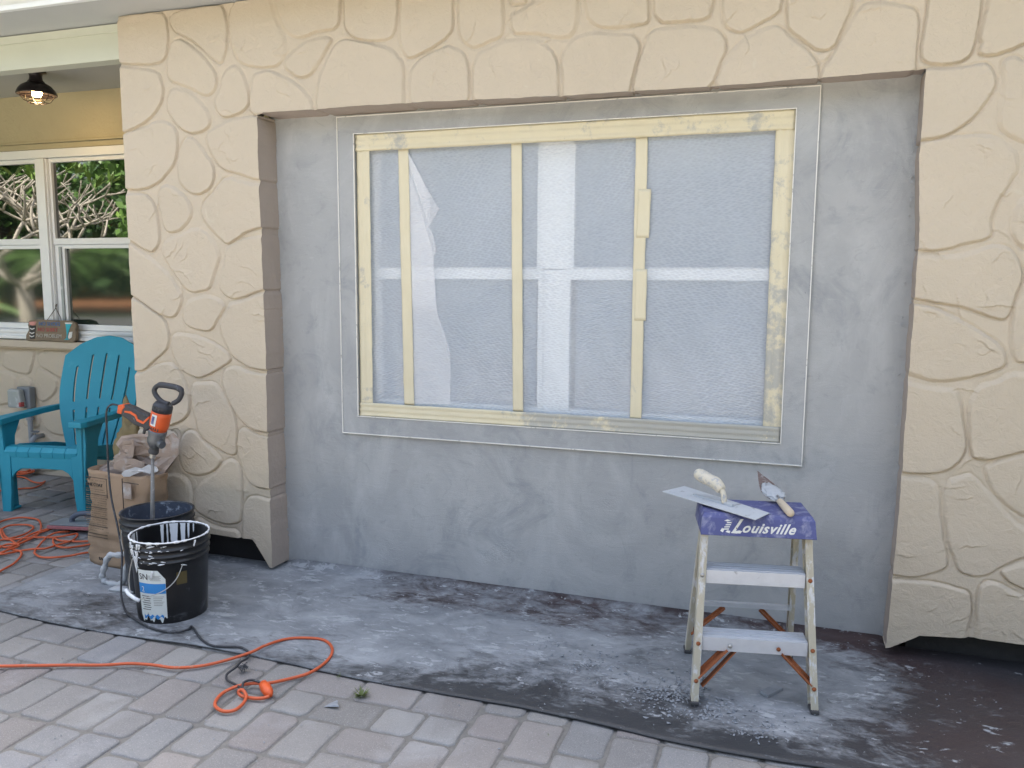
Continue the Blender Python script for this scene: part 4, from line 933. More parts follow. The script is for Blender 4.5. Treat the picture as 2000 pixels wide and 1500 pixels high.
# paint on the rim and runs inside / outside
q = MB(); n = 96
ring = []
for k in range(n):
    a = 2*math.pi*k/n; f = .55+.45*math.sin(a*3+1)+.35*math.sin(a*7)
    r_ = rad1(H1)+.001; ring.append(Vector((r_*math.cos(a), r_*math.sin(a), H1+.0005)))
q.tube(ring, [.0030+.0030*abs(math.sin(i*.9)*math.sin(i*.31)) for i in range(n)], 6, closed=True)
build('paint_rim', q, 'paint', B1, world=False, smooth=True)
q = MB()
for (a0, w_, d0) in ((va+math.pi-.55, .08, .07), (va+math.pi-.38, .16, .19), (va+math.pi-.12, .24, .16), (va+math.pi+.06, .05, .23), (va+math.pi+.20, .10, .12), (va+math.pi-.72, .05, .04), (va+math.pi+1.25, .22, .10), (va+math.pi+1.45, .2, .06), (va+math.pi+1.05, .05, .08)):
    seg = 8
    lows = [d0*rp.uniform(.55, 1.0) for _ in range(seg+1)]; lows[0] *= .4; lows[-1] *= .4
    vs = []; fs = []; m = 4
    for j in range(m+1):
        for i in range(seg+1):
            a = a0+w_*((i/seg-.5)*(1-.25*j/m))+.006*math.sin(j*3+i); z = H1-.003-(lows[i])*j/m; r_ = rad1(z)-.0062; vs.append((r_*math.cos(a), r_*math.sin(a), z))
    for j in range(m):
        for i in range(seg): q0 = j*(seg+1)+i; fs.append((q0, q0+1, q0+seg+2, q0+seg+1))
    build('paint_run', MB().add(vs, fs), 'paint', B1, world=False, smooth=True)
q = MB()
for _ in range(40):
    a = va-1.1*rp.random()**.6+rp.choice((0, 0, .5)); z = H1*rp.choice((.90, .915, .84, .825, .77, .96, .985, .75, .70))+rp.uniform(-.003, .003); s0 = rp.uniform(.001, .0034)
    ln = s0*rp.uniform(1, 5); e = Vector((-math.sin(a), math.cos(a), rp.uniform(-.3, .3))).normalized(); r_ = rad1(z)+.0072 if (.745 < z/H1 < .765 or .81 < z/H1 < .84 or .89 < z/H1 < .92) else rad1(z)+.001
    c0 = Vector((r_*math.cos(a), r_*math.sin(a), z)); q.tube([c0-e*ln, c0-e*ln*.3, c0+e*ln], [s0*.4, s0, s0*.4], 5)
for a, z0, z1 in ((va-1.02, .83, .62), (va-.95, .90, .70), (va-1.10, .95, .75), (va-.90, .985, .84), (va-1.2, .985, .80), (va-.82, .985, .91), (va+.62, .985, .90), (va-.50, .66, .57)):
    q.tube([Vector(((rad1(H1*z)+.004)*math.cos(a+.02*math.sin(z*40)), (rad1(H1*z)+.004)*math.sin(a+.02*math.sin(z*40)), H1*z)) for z in np.linspace(z0, z1, 7)], [.005, .004, .0045, .003, .004, .003, .001], 5)
tag(build('paint_drips', q, 'paint', B1, world=False, smooth=True), kind='stuff')
# label
q = MB(); band_patch(q, rad1, va-.98, va-.16, lambda a: .020+.010*math.sin(a*23)+.006*math.sin(a*51), lambda a: .218-.035*max(0, (a-(va-.35))/.19)-.0*a, .0012, 40, m=12); lab = build('label', q, 'label_white', B1, world=False, smooth=True)
q = MB(); band_patch(q, rad1, va-.97, va-.165, lambda a: .125, lambda a: .165, .0019, 30); build('blue_band', q, 'label_blue', lab, world=False, smooth=True)
q = MB(); band_patch(q, rad1, va-.86, va-.25, lambda a: .026+.006*math.sin(a*31), lambda a: .036+.004*math.sin(a*43), .0019, 30); build('blue_band', q, 'label_blue', lab, world=False, smooth=True)
def wrap_text(name, s, size, a_c, z, rad, mat, parent):
    cu = bpy.data.curves.new(name, 'FONT'); cu.body = s; cu.size = size; cu.resolution_u = 3; to = bpy.data.objects.new('t', cu); COL.objects.link(to)
    me = bpy.data.meshes.new_from_object(to.evaluated_get(bpy.context.evaluated_depsgraph_get())); bpy.data.objects.remove(to); bpy.data.curves.remove(cu)
    for v in me.vertices:
        zz_ = z+v.co.y; r_ = rad(zz_)+.0027; a = a_c+v.co.x/r_; v.co = (r_*math.cos(a), r_*math.sin(a), zz_)
    me.name = name; me.materials.clear(); me.materials.append(M[mat]); o = bpy.data.objects.new(name, me); COL.objects.link(o); o.parent = parent
wrap_text('lettering', 'SN', .034, va-.93, .180, rad1, 'ink', lab); wrap_text('lettering', '2', .03, va-.88, .131, rad1, 'label_white', lab)
wrap_text('lettering', 'S', .014, va-.74, .036, rad1, 'ink', lab)
q = MB()
for k in range(5):
    for (a0, a1) in ((va-.66+.02*k, va-.28),): band_patch(q, rad1, a0, a1-.03*(k % 2), lambda a, k=k: .196-k*.0045, lambda a, k=k: .197-k*.0045, .0021, 10, m=1)
build('fine_print', q, 'ink', lab, world=False); q = MB()
for k in range(7): band_patch(q, rad1, va-.90+.03*(k % 3), va-.62+.02*(k % 2), lambda a, k=k: .112-k*.009, lambda a, k=k: .1145-k*.009, .0021, 10, m=1)
build('fine_print', q, 'ink', lab, world=False); q = MB()
for k in range(6): band_patch(q, rad1, va-.52, va-.22-.03*(k % 3), lambda a, k=k: .112-k*.007, lambda a, k=k: .1132-k*.007, .0021, 10, m=1)
build('fine_print', q, 'ink', lab, world=False)
q = MB(); band_patch(q, rad1, va+.12, va+.40, lambda a: .155, lambda a: .205, .0010, 10); build('small_sticker', q, 'yellowed', B1, world=False, smooth=True)
# wire bail with white grip, hanging in front
e1 = Vector((rad1(.28)*math.cos(va-1.05), rad1(.28)*math.sin(va-1.05), .272)); e2 = Vector((rad1(.28)*math.cos(va+.28), rad1(.28)*math.sin(va+.28), .252))
vd = lambda a, r_, z: Vector((r_*math.cos(a), r_*math.sin(a), z))
path = spline([vd(va-1.02, .158, .262), vd(va-1.08, .168, .20), vd(va-1.02, .176, .150), vd(va-.90, .180, .128), vd(va-.70, .178, .118), vd(va-.45, .172, .130), vd(va-.15, .164, .150), vd(va+.10, .158, .185), vd(va+.28, .152, .238)], 6)
hb = build('bail_handle', MB().tube(path, .0019, 6), 'steel', B1, world=False)
build('grip', MB().tube([vd(va-1.09, .184, .143), vd(va-.98, .185, .131), vd(va-.80, .183, .118), vd(va-.70, .181, .112)], .0070, 10), 'paint', hb, world=False, smooth=True)
B2, rad2 = bucket('mixing_bucket', (-.362, -.432), .335, 'dusty black plastic bucket with grey slurry inside, behind the paint bucket', 'bucket_dusty', 'slurry', 0)
path = spline([vd(va-1.2, .150, .275), vd(va-1.15, .156, .24), vd(va-1.05, .158, .20)], 5); build('bail_handle', MB().tube(path, .002, 6), 'steel', B2, world=False)
build('slurry', MB().lathe([(.0005, .06), (rad2(.05)-.004, .063)], n=40), 'slurry', B2, world=False)

# ------------------------------------------------------------------ mixer drill standing in the rear bucket
dr = thing('mixing_drill', 'orange and black mixing drill with loop handle standing in the rear bucket', 'drill', (-.36, -.42, .34))
YD = -.42
A = lambda a, b_, y=YD: at(a, b_, 1, y)
axis0, axis1 = A(320, 785), A(298, 893); ax = (axis1-axis0).normalized(); Ld = (axis1-axis0).length
zc = ax; xc = Vector((0, -1, 0)); xc = (xc-zc*xc.dot(zc)).normalized(); yc = zc.cross(xc)
DM = Matrix((( xc.x, yc.x, zc.x, axis0.x), (xc.y, yc.y, zc.y, axis0.y), (xc.z, yc.z, zc.z, axis0.z), (0, 0, 0, 1)))
build('motor_cap', MB().lathe([(.001, -.002), (.020, 0), (.034, .006), (.0405, .018), (.041, .042), (.001, .042)], DM, 28), 'dark_plastic', dr, smooth=True, bevel=0)
bd = build('body', MB().lathe([(.001, .040), (.040, .040), (.0415, .060), (.040, .105), (.036, .128), (.001, .129)], DM, 28), 'orange_plastic', dr, smooth=True)
q = MB()
for k in range(6):
    a = -.65+k*.26; c0 = DM @ Vector((.0385*math.cos(a), .0385*math.sin(a), .116)); q.beam(c0-ax*.006, c0+ax*.006, .003, .004, up=(0, 1, 0))
build('lower_vents', q, 'rubber', dr); q = MB()
for k in range(3):
    for j in range(2):
        a = -.35+k*.3; c0 = DM @ Vector((.0415*math.cos(a), .0415*math.sin(a), .018+j*.010)); q.beam(c0-ax*.0025, c0+ax*.0025, .008, .003, up=(0, 1, 0))
build('upper_vents', q, 'rubber', dr)
build('worn_sticker', MB().lathe([(.0423, .052), (.0423, .102)], DM, 10, -.32, .28), 'label_white', dr, smooth=True)
build('sticker_print', MB().lathe([(.0428, .060), (.0428, .095)], DM, 10, -.12, .20), M['ladder_blue'], dr, smooth=True)
build('gear_housing', MB().lathe([(.001, .127), (.0365, .128), (.038, .140), (.034, .160), (.037, .172), (.034, .188), (.024, .205), (.020, .212), (.001, .212)], DM, 24), 'gear_metal', dr, smooth=True)
build('gear_knob', MB().tube([DM @ Vector((.010, -.030, .178)), DM @ Vector((.014, -.048, .178))], .017, 16), 'gear_metal', dr)
build('chuck', MB().lathe([(.001, .210), (.019, .212), (.021, .232), (.019, .236), (.001, .237)], DM, 20), 'rubber', dr, smooth=False)
build('chuck_jaw', MB().lathe([(.001, .236), (.013, .237), (.013, .256), (.008, .258), (.001, .259)], DM, 12), 'steel', dr)
sh0 = DM @ Vector((0, 0, .256)); sh1 = Vector((-.425, -.405, .10)); build('mixing_shaft', MB().tube([sh0, sh0.lerp(sh1, .5), sh1], [.0065, .0095, .0085], 10), 'dusty_steel', dr, smooth=True)
lp = spline([A(a, b_) for a, b_ in ((330, 789), (316, 784), (304, 771), (302, 760), (312, 752), (332, 754), (350, 759), (355, 768), (349, 781), (338, 788))], 6)
build('loop_handle', MB().tube(lp, [.0105]*24+[.013]*16+[.0105]*(len(lp)-40), 10), 'dark_plastic', dr, smooth=True)
hpoly = [(-9, 0)]
def side(pxs, y0, y1, mt, nm, bv=.006):
    P = [A(a, b_) for a, b_ in pxs]; q = MB(); n = len(P); q.add([(p.x, YD+y0, p.z) for p in P]+[(p.x, YD+y1, p.z) for p in P], [tuple(range(n)), tuple(range(2*n-1, n-1, -1))]+[(i, (i+1) % n, n+(i+1) % n, n+i) for i in range(n)]); return build(nm, q, mt, dr, bevel=bv)
side([(240, 791), (250, 789), (262, 794), (280, 803), (296, 810), (300, 818), (296, 836), (290, 842), (284, 834), (268, 829), (254, 818), (240, 808)], -.019, .019, 'dark_plastic', 'side_grip')
side([(237, 790), (247, 788), (251, 793), (246, 800), (244, 808), (235, 806)], -.021, .021, 'orange_plastic', 'grip_end', .004)
side([(250, 801), (262, 802), (273, 809), (276, 817), (286, 822), (298, 812), (298, 816), (287, 827), (274, 821), (270, 812), (260, 806), (250, 804)], -.0215, .0215, 'orange_plastic', 'grip_inlay', .001)
build('trigger', MB().tube([A(283, 838), A(281, 847)], .006, 8), 'rubber', dr)
cordp = [A(240, 797), A(228, 791), A(216, 791), A(208, 805), A(209, 850), A(212, 920, -.44)]
cordp += [at(218, 975, 1, -.47), at(230, 1030, 1, -.51), at(238, 1080, 1, -.56), at(237, 1130, 1, -.62), at(237, 1165, 1, -.66)]
gp = [at(a, b_, 2, .016) for a, b_ in ((246, 1194), (268, 1212), (300, 1228), (340, 1235), (368, 1229))]
gp2 = [at(a, b_, 2, .016) for a, b_ in ((375, 1224), (392, 1247), (412, 1260), (440, 1263), (470, 1264), (486, 1275), (482, 1286))]
build('power_cord', MB().tube(spline(cordp+gp+gp2+[at(470, 1293, 2, .02), at(462, 1302, 2, .025), at(444, 1316, 2, .015), at(444, 1328, 2, .012), at(462, 1338, 2, .016), at(472, 1345, 2, .02), at(476, 1333, 2, .03), at(492, 1328, 2, .03), at(512, 1334, 2, .024)], 8), .0042, 8), 'black_cord', dr, smooth=True)
q = MB(); c0 = at(474, 1303, 2, .022)
for k in range(26):                                   # knotted tie with frayed ends half way along the cord
    a = rp.uniform(0, 6.28); r_ = rp.uniform(.006, .02); d_ = Vector((math.cos(a), math.sin(a), rp.uniform(-.2, .8))); q.tube(spline([c0+Vector((rp.uniform(-.02, .02), rp.uniform(-.01, .01), 0)), c0+d_*r_, c0+d_*r_+Vector((rp.uniform(-.012, .012), rp.uniform(-.012, .012), -.006))], 3), .0013, 4)
build('cord_tie', q, 'black_cord', dr)

# orange extension cord in front, and its socket end
def gpts(L, z=.012): return [at(a, b_, 2, z if len(x) < 3 else x[2]) for x in L for a, b_ in (x[:2],)]
ec = thing('extension_cord', 'orange extension cord looping from the left edge onto the felt and back', 'cord', (.2, -1.0, 0))
fr = [(-120, 1296), (-40, 1299), (0, 1301), (60, 1300), (140, 1299), (200, 1299), (255, 1296), (300, 1299), (340, 1304), (390, 1301), (440, 1290), (490, 1274, .022), (520, 1260, .02), (560, 1248), (600, 1246), (632, 1250), (648, 1264), (646, 1281), (628, 1300), (600, 1316), (560, 1327), (525, 1334, .02),
      (490, 1335, .018), (462, 1341, .016), (436, 1353), (422, 1368), (421, 1380), (436, 1389), (458, 1387), (474, 1375), (481, 1360, .018), (474, 1348, .026), (466, 1350, .022), (470, 1358, .012), (488, 1363, .01), (510, 1364), (526, 1360, .014)]
build('cord', MB().tube(spline(gpts(fr), 8), .0054, 8), 'orange_cord', ec, smooth=True)
pa, pb = at(514, 1336, 2, .022), at(528, 1358, 2, .016)
build('socket_end', MB().tube([pa, pa.lerp(pb, .3), pa.lerp(pb, .7), pb], [.014, .0175, .0165, .008], 12), 'orange_plastic', ec, smooth=True)

# tangled orange cord on the porch paving
tc = thing('coiled_cord', 'tangled orange cord coils beside the cement bag', 'cord', (-1.35, -.1, 0))
z_ = lambda a, b_: (a/6.25, 880+b_/6.25)
coil = [(-60, 1240), (60, 1150), (250, 1130), (440, 1040), (500, 950), (470, 850), (330, 820), (200, 822), (60, 850), (-40, 900), (-60, 980), (10, 960), (120, 915), (300, 905), (400, 925), (390, 965), (300, 1020), (150, 1065), (0, 1095), (-60, 1130), (60, 1180), (200, 1150),
        (330, 1090), (470, 1010), (600, 965), (750, 905), (860, 880), (980, 895), (1180, 900), (1100, 905), (950, 895), (900, 900), (780, 900), (640, 940), (440, 1000), (300, 1060), (180, 1150), (40, 1240), (-60, 1265), (60, 1260), (240, 1225), (420, 1200), (560, 1195), (700, 1150), (860, 1105), (930, 1060), (940, 1015), (850, 1030),
        (650, 1060), (400, 1060), (200, 1080), (60, 1080), (10, 1000), (20, 960), (60, 1040), (160, 1110), (230, 1160), (140, 1200), (-60, 1270)]
def zig(i): return .009+.007*((i*37) % 5)/4
build('cord', MB().tube(spline([at(*z_(a, b_), 2, zig(i)) for i, (a, b_) in enumerate(coil)], 6), .0052, 7), 'orange_cord', tc, smooth=True)
coil2 = [(1180, 1100), (1000, 1110), (850, 1108), (720, 1095), (660, 1065), (650, 1120), (700, 1170), (820, 1185), (950, 1170), (1180, 1130)]
build('cord', MB().tube(spline([at(*z_(a, b_), 2, .010+.004*(i % 2)) for i, (a, b_) in enumerate(coil2)], 6), .0052, 7), 'orange_cord', tc, smooth=True)
coil3 = [(1180, 1230), (1000, 1255), (850, 1285), (650, 1305), (500, 1300), (430, 1260), (430, 1220), (520, 1110), (600, 1040), (700, 1000), (850, 985)]
build('cord', MB().tube(spline([at(*z_(a, b_), 2, .010+.004*(i % 2)) for i, (a, b_) in enumerate(coil3)], 6), .0052, 7), 'orange_cord', tc, smooth=True)
coil4 = [(-60, 1510), (40, 1450), (160, 1385), (240, 1310), (262, 1260), (240, 1225), (150, 1210)]
build('cord', MB().tube(spline([at(*z_(a, b_), 2, .010) for a, b_ in coil4], 6), .0052, 7), 'orange_cord', tc, smooth=True)
t2 = thing('cord_bundle', 'orange cord bundle on the ground under the teal chair', 'cord', (-2.6, .6, 0))
coil5 = [(-60, 500), (100, 480), (290, 462), (410, 455), (500, 420), (550, 375), (500, 395), (400, 380), (300, 330), (200, 318), (60, 320), (-60, 330)]
build('cord', MB().tube(spline([at(*z_(a, b_), 2, .010) for a, b_ in coil5], 6), .0052, 7), 'orange_cord', t2, smooth=True)
q = []
for k in range(70):
    a = k*.72; q.append(at(38+26*math.cos(a)+6*math.sin(k*.37), 917+7*math.sin(a)+3*math.cos(k*.61), 2, .008+.022*abs(math.sin(k*.21))))
build('cord', MB().tube(spline(q, 3), .005, 6), 'orange_cord', t2, smooth=True)
cd2 = thing('short_cord', 'end of orange cord passing behind the cement bag', 'cord', (-1.3, .3, 0)); build('cord', MB().tube(spline([at(a, b_, 2, .01) for a, b_ in ((165, 1007), (176, 1003), (190, 998), (210, 993))], 5), .0052, 7), 'orange_cord', cd2, smooth=True)

# ------------------------------------------------------------------ cement bag
bag = thing('cement_bag', 'torn brown paper cement bag standing against the pier', 'bag', (-.70, -.26, .008), R(-6))
def bag_mesh():
    n = 56; rows = 26; q = MB(); W, D, H = .40, .15, .44
    for j in range(rows+1):
        t = j/rows
        for i in range(n):
            a = 2*math.pi*i/n; c, s = math.cos(a), math.sin(a); e = .38
            wv = W/2*(1.04-.10*math.sin(t*math.pi)-.02*t); dv = D/2*(1.0-.12*t+.15*math.sin(t*3))
            x = wv*math.copysign(abs(c)**e, c); y = dv*math.copysign(abs(s)**e, s)
            nz = fbm(np.array([x*1.0+2]), np.array([t*1.2+y+3]), 12, 4)[0]-.47
            cre = .006*math.sin(t*38+x*6)*math.exp(-((t-.28)/.18)**2)
            k = 1+.26*nz; H2 = H
            if t > .96: H2 = H+.022*(fbm(np.array([x*3+1]), np.array([y*3+8]), 9, 3)[0]-.4)
            q.v.append((x*k+cre*.3, y*k-cre*(1 if s < 0 else -1)+.020*t, H2*t))
    for j in range(rows):
        for i in range(n): a_ = j*n+i; b_ = j*n+(i+1) % n; q.f.append((a_, b_, b_+n, a_+n))
    q.f.append(tuple(range(n-1, -1, -1))); return q
build('paper_sack', bag_mesh(), 'kraft', bag, world=False, smooth=True, solid=.003)
# torn back flap standing up, and pale liner edge
def sheet(pxs, y, name, mt, curl=.03, seed=1, parent=bag):
    P = [at(a, b_, 1, y) for a, b_ in pxs]; c = sum((Vector(p) for p in P), Vector())/len(P); q = MB()
    lay = [1, .9, .78, .64, .46, .25]; m = len(P); NL = len(lay)
    for L, k in enumerate(lay):
        for p in P:
            v = c+(p-c)*k; v.y += curl*(fbm(np.array([v.x*1.0+seed]), np.array([v.z+seed]), 13, 4)[0]-.45)*2.2; v.x += .006*math.sin(v.z*90+L*2)*(L > 0); v.z += .006*math.sin(v.x*80+L*3)*(L > 0); q.v.append(tuple(v))
    q.v.append(tuple(c))
    for L in range(NL-1):
        for i in range(m): q.f.append((L*m+i, L*m+(i+1) % m, (L+1)*m+(i+1) % m, (L+1)*m+i))
    for i in range(m): q.f.append(((NL-1)*m+i, (NL-1)*m+(i+1) % m, NL*m))
    return build(name, q, mt, parent, smooth=False, solid=.0015)
sheet([(184, 922), (200, 908), (216, 900), (232, 890), (238, 876), (231, 866), (236, 852), (262, 848), (290, 846), (318, 850), (336, 846), (350, 858), (345, 890), (328, 918), (316, 938), (280, 940), (240, 932), (200, 930)], -.215, 'torn_back_flap', 'kraft_dusty', .035, 2)
sheet([(232, 870), (240, 862), (262, 858), (262, 872), (260, 892), (252, 901), (244, 900), (228, 898), (222, 893), (236, 886)], -.245, 'folded_flap', 'kraft_dusty', .012, 5)
sheet([(238, 926), (246, 918), (262, 914), (275, 916), (292, 908), (306, 912), (310, 918), (296, 924), (284, 920), (268, 922), (254, 930), (242, 931)], -.325, 'torn_liner', 'bag_liner', .012, 8)
sheet([(222, 900), (240, 894), (262, 897), (280, 903), (282, 916), (262, 920), (242, 922), (220, 915)], -.262, 'crumpled_liner', 'kraft_dusty', .012, 3)
bm_ = root_loc(bag)
def on_bag(x, z): return bm_ @ Matrix.Translation((x, -.088+.022*(z/.44), z)) @ Matrix.Rotation(R(90), 4, 'X')
q = MB()
for z in (.413, .336, .275, .228, .187, .150, .136):
    q.box((-.100, -.0880+.02*z/.44, z), (.138, .002, .0024))
q.box((-.028, -.0855+.012, .37), (.0016, .002, .09)); 
q.box((.078, -.077, .33), (.002, .004, .20)); q.box((.128, -.076, .414), (.10, .004, .002))
build('printed_rules', q, 'ink', bag, world=False)
q = MB()
for k in range(26):
    z = .40-k*.0102
    if min(abs(z-a_) for a_ in (.413, .336, .275, .228, .187, .150, .136)) < .006: continue
    if .36 < z < .40: continue
    x = -.168
    while x < -.04:
        l = rp.uniform(.008, .03); q.box((x+l/2, -.0883+.02*z/.44, z), (l, .0016, .0022)); x += l+.004
build('printed_text_lines', q, 'ink_faint', bag, world=False)
text_mesh('lettering', 'ONE COAT', .021, 'ink', bag, on_bag(-.170, .372), .0012)
text_mesh('lettering', 'IP', .026, 'ink', bag, on_bag(-.155, .398), .0012)
text_mesh('lettering', 'BAG', .020, 'ink', bag, on_bag(-.09, .030), .0012)
build('pale_panel', MB().box((.108, -.0775, .375), (.050, .003, .07)), 'kraft_dusty', bag, world=False)
# second, crumpled sack behind
o = thing('crumpled_sack', 'rolled top of an empty olive brown sack behind the drill', 'sack', (-.80, .02, 0))
q = MB(); bmm = bmesh.new(); bmesh.ops.create_icosphere(bmm, subdivisions=4, radius=1)
for v in bmm.verts:
    p = v.co.copy(); kk = 1+.35*mnoise.noise(p*2.2)+.12*mnoise.noise(p*6); v.co = Vector((p.x*.105*kk-.73, p.y*.055*kk-.045, .36+p.z*.36*kk if p.z < 0 else .36+p.z*.33*kk))
q.add([v.co for v in bmm.verts], [[v.index for v in f.verts] for f in bmm.faces]); bmm.free()
M['olive'] = simple('olive_brown_paper', (.20, .155, .075), .8, .2, 14, .008, 22)
for i, v in enumerate(q.v): q.v[i] = (v[0]-.17, v[1]+.05, max(v[2], .009))
build('sack_body', q, 'olive', o, smooth=True)

# plaster caked D handle of a tool lying by the buckets
ht = thing('caked_tool', 'mortar-caked tool with square loop handle lying between bag and buckets', 'hand tool', (-.62, -.42, .0))
hp = [at(a, b_, 1, -.505) for a, b_ in ((254, 1078), (236, 1084), (216, 1084), (209, 1092), (203, 1112), (200, 1126), (207, 1136), (226, 1141), (240, 1138), (244, 1120), (250, 1098))]
build('loop_handle', MB().tube(spline(hp, 4, closed=True), [.0125+.003*math.sin(i*1.7) for i in range(44)], 8, closed=True), 'cement_crust', ht, smooth=True)
q = MB(); q.tube([hp[0], at(266, 1090, 1, -.508), at(262, 1130, 1, -.51)], .015, 8); q.beam(at(220, 1148, 2, .014), at(275, 1154, 2, .014), .05, .008); build('blade_stub', q, 'cement_crust', ht, smooth=True)

# sponge float on the cords
fl = thing('sponge_float', 'red sponge float with curved grey handle resting on the orange cords', 'float', (-1.3, .06, .02))
fa, fb_ = Vector((-1.47, .03, .045)), Vector((-1.12, .10, .045)); d_ = (fb_-fa).normalized(); nn = Vector((-d_.y, d_.x, 0))
build('sponge', MB().beam(fa, fb_, .012+.11, .016, up=(0, 0, 1)) if False else MB().box((fa+fb_)/2-Vector((0, 0, .010)), (.36, .12, .018), (0, 0, math.atan2(d_.y, d_.x))), 'pink_foam', fl, bevel=.004)
build('plate', MB().box((fa+fb_)/2+Vector((0, 0, .004)), (.34, .112, .008), (0, 0, math.atan2(d_.y, d_.x))), 'box_grey', fl, bevel=.002)
c0 = (fa+fb_)/2; build('handle', MB().tube(spline([c0-d_*.075+Vector((0, 0, .006)), c0-d_*.070+Vector((0, 0, .03)), c0-d_*.03+Vector((0, 0, .052)), c0+d_*.03+Vector((0, 0, .056)), c0+d_*.08+Vector((0, 0, .045)), c0+d_*.10+Vector((0, 0, .006))], 6), .014, 10), 'grey_grip', fl, smooth=True)

# ------------------------------------------------------------------ step ladder
ang = math.atan2(.07, .365)
ld = thing('step_ladder', 'small two-step ladder with faded blue cap and rusty braces by the grey wall', 'ladder', (2.137, -.695, .006), ang)
Hc = .600
def rail_line(s, z, front=True):          # centre line of a rail at height z in ladder coordinates (x right, y back)
    if front: return Vector((s*(.182-.026*z/Hc), .02+.115*z/Hc, z))
    return Vector((s*(.176-.030*z/Hc), .395-.165*z/Hc, z))
def chan(s, front, z0, z1, mt, name):
    a, b_ = rail_line(s, z0, front), rail_line(s, z1, front); q = MB()
    wf, dp = (.022, .045) if front else (.018, .032)
    q.beam(a, b_, wf if True else 0, .0035, up=(0, 1, 0)) if False else None
    z = (b_-a).normalized(); x = Vector((1, 0, 0)); x = (x-z*x.dot(z)).normalized(); y = z.cross(x); rm = Matrix((x, y, z)).transposed(); L = (b_-a).length; c = (a+b_)/2
    sy = 1 if y.y > 0 else -1
    q.box(c, (wf, .0035, L), rm); q.box(c+x*s*(wf/2-.0015)+y*sy*dp/2, (.003, dp, L), rm)
    q.box(c-x*0+x*(0)+y*sy*dp, (wf, .003, L), rm)
    for k in (-.3, 0.0, .3): q.box(c+x*wf*k-y*sy*.0022, (.0018, .0014, L), rm)
    return build(name, q, mt, ld, world=False)
for s in (-1, 1):
    chan(s, True, .012, .545, 'rail', 'front_rail'); chan(s, False, .012, .545, 'rail', 'rear_rail')
    for fr_ in (True, False):
        p = rail_line(s, .010, fr_); build('rubber_foot', MB().box(p+Vector((0, .016, 0)), (.026, .048, .012)), 'rubber', ld, world=False, bevel=.003)
def step(z, name):
    p = rail_line(1, z); w_ = p.x*2-.024; y = p.y; q = MB()
    q.box((0, y+.004, z-.022), (w_, .003, .044)); q.box((0, y+.042, z-.0015), (w_, .078, .003)); q.box((0, y+.080, z-.012), (w_, .003, .024))
    for k in (.010, .016, .030, .036, .052, .058, .070): q.box((0, y+k, z+.001), (w_, .003, .0025))
    return build(name, q, 'alu', ld, world=False, bevel=.0008)
step(.418, 'step'); step(.212, 'step')
p = rail_line(1, .205, False); build('rear_bar', MB().box((0, p.y, .211), (p.x*2-.012, .004, .012)).box((0, p.y+.008, .218), (p.x*2-.012, .018, .003)), 'alu', ld, world=False)
for s in (-1, 1):
    a = rail_line(s, .085)+Vector((-s*.004, .012, 0)); b_ = Vector((s*.085, rail_line(1, .17).y+.02, .172)); build('front_brace', MB().beam(a, b_, .004, .040, up=(0, 1, 0)).beam(a+Vector((0, .012, 0)), b_+Vector((0, .012, 0)), .020, .003, up=(0, 1, 0)), 'rust' if s > 0 else 'rust', ld, world=False)
    a = rail_line(s, .09, False)+Vector((-s*.004, -.006, 0)); b_ = Vector((s*.062, rail_line(1, .2, False).y-.004, .200)); build('rear_brace', MB().beam(a, b_, .004, .024, up=(0, 1, 0)).beam(a+Vector((0, .01, 0)), b_+Vector((0, .01, 0)), .018, .003, up=(0, 1, 0)), 'rust', ld, world=False)
a = rail_line(-1, .055)+Vector((.02, .02, 0)); build('front_brace', MB().beam(a, Vector((-.055, rail_line(1, .17).y+.03, .166)), .004, .026, up=(0, 1, 0)), 'rust', ld, world=False)
for s in (-1, 1):
    for z in (.402, .192, .078):
        p = rail_line(s, z)+Vector((0, -.003, 0)); o = build('rivet', MB().lathe([(.0001, .004), (.004, .0035), (.0068, .0012), (.0070, 0)], Matrix.Translation(p) @ Matrix.Rotation(R(90), 4, 'X'), 14), 'rust' if not (s < 0 and z > .4) else 'steel', ld, world=False, smooth=True)
for x_, mt in ((-.075, 'steel'), (.072, 'rust')):
    p = Vector((x_, rail_line(1, .19).y+.001, .188)); build('rivet', MB().lathe([(.0001, .004), (.004, .0035), (.0068, .0012), (.0070, 0)], Matrix.Translation(p) @ Matrix.Rotation(R(90), 4, 'X'), 14), mt, ld, world=False, smooth=True)
# moulded cap: slightly flared front apron, bevelled right end
def cap_mesh():
    q = MB(); rings = []
    for (z, w0, y0, y1) in ((.538, .174, .082, .292), (.590, .170, .097, .284), (.602, .163, .108, .276)):
        rings.append([(-w0, y0, z), (w0, y0, z), (w0, y1, z), (-w0, y1, z)])
    for r_ in rings: q.v += r_
    for L in range(2):
        for i in range(4): q.f.append((L*4+i, L*4+(i+1) % 4, (L+1)*4+(i+1) % 4, (L+1)*4+i))
    q.f.append((8, 9, 10, 11)); return q
cap = build('cap', cap_mesh(), 'ladder_blue', ld, world=False, solid=.004, bevel=.004)
lm = root_loc(ld)
fn = math.atan2(.015, .052)
def cap_front(x, z): return lm @ Matrix.Translation((x, .0815+(z-.538)*.29, z)) @ Matrix.Rotation(R(90)-fn, 4, 'X')
text_mesh('lettering', 'ouisville', .043, 'pl_white', cap, cap_front(-.052, .551), .0012, shear=.5, space=1.12, bold=.0011)
text_mesh('lettering', 'L', .062, 'pl_white', cap, cap_front(-.085, .548), .0012, shear=.65, bold=.0012)
q = MB(); cf = lambda u, v, t: cap_front(u, v) @ Vector((0, 0, t))
q.prism([(-.085, .549), (-.058, .556), (-.048, .553), (-.066, .546)], cf, .0003, .0016)
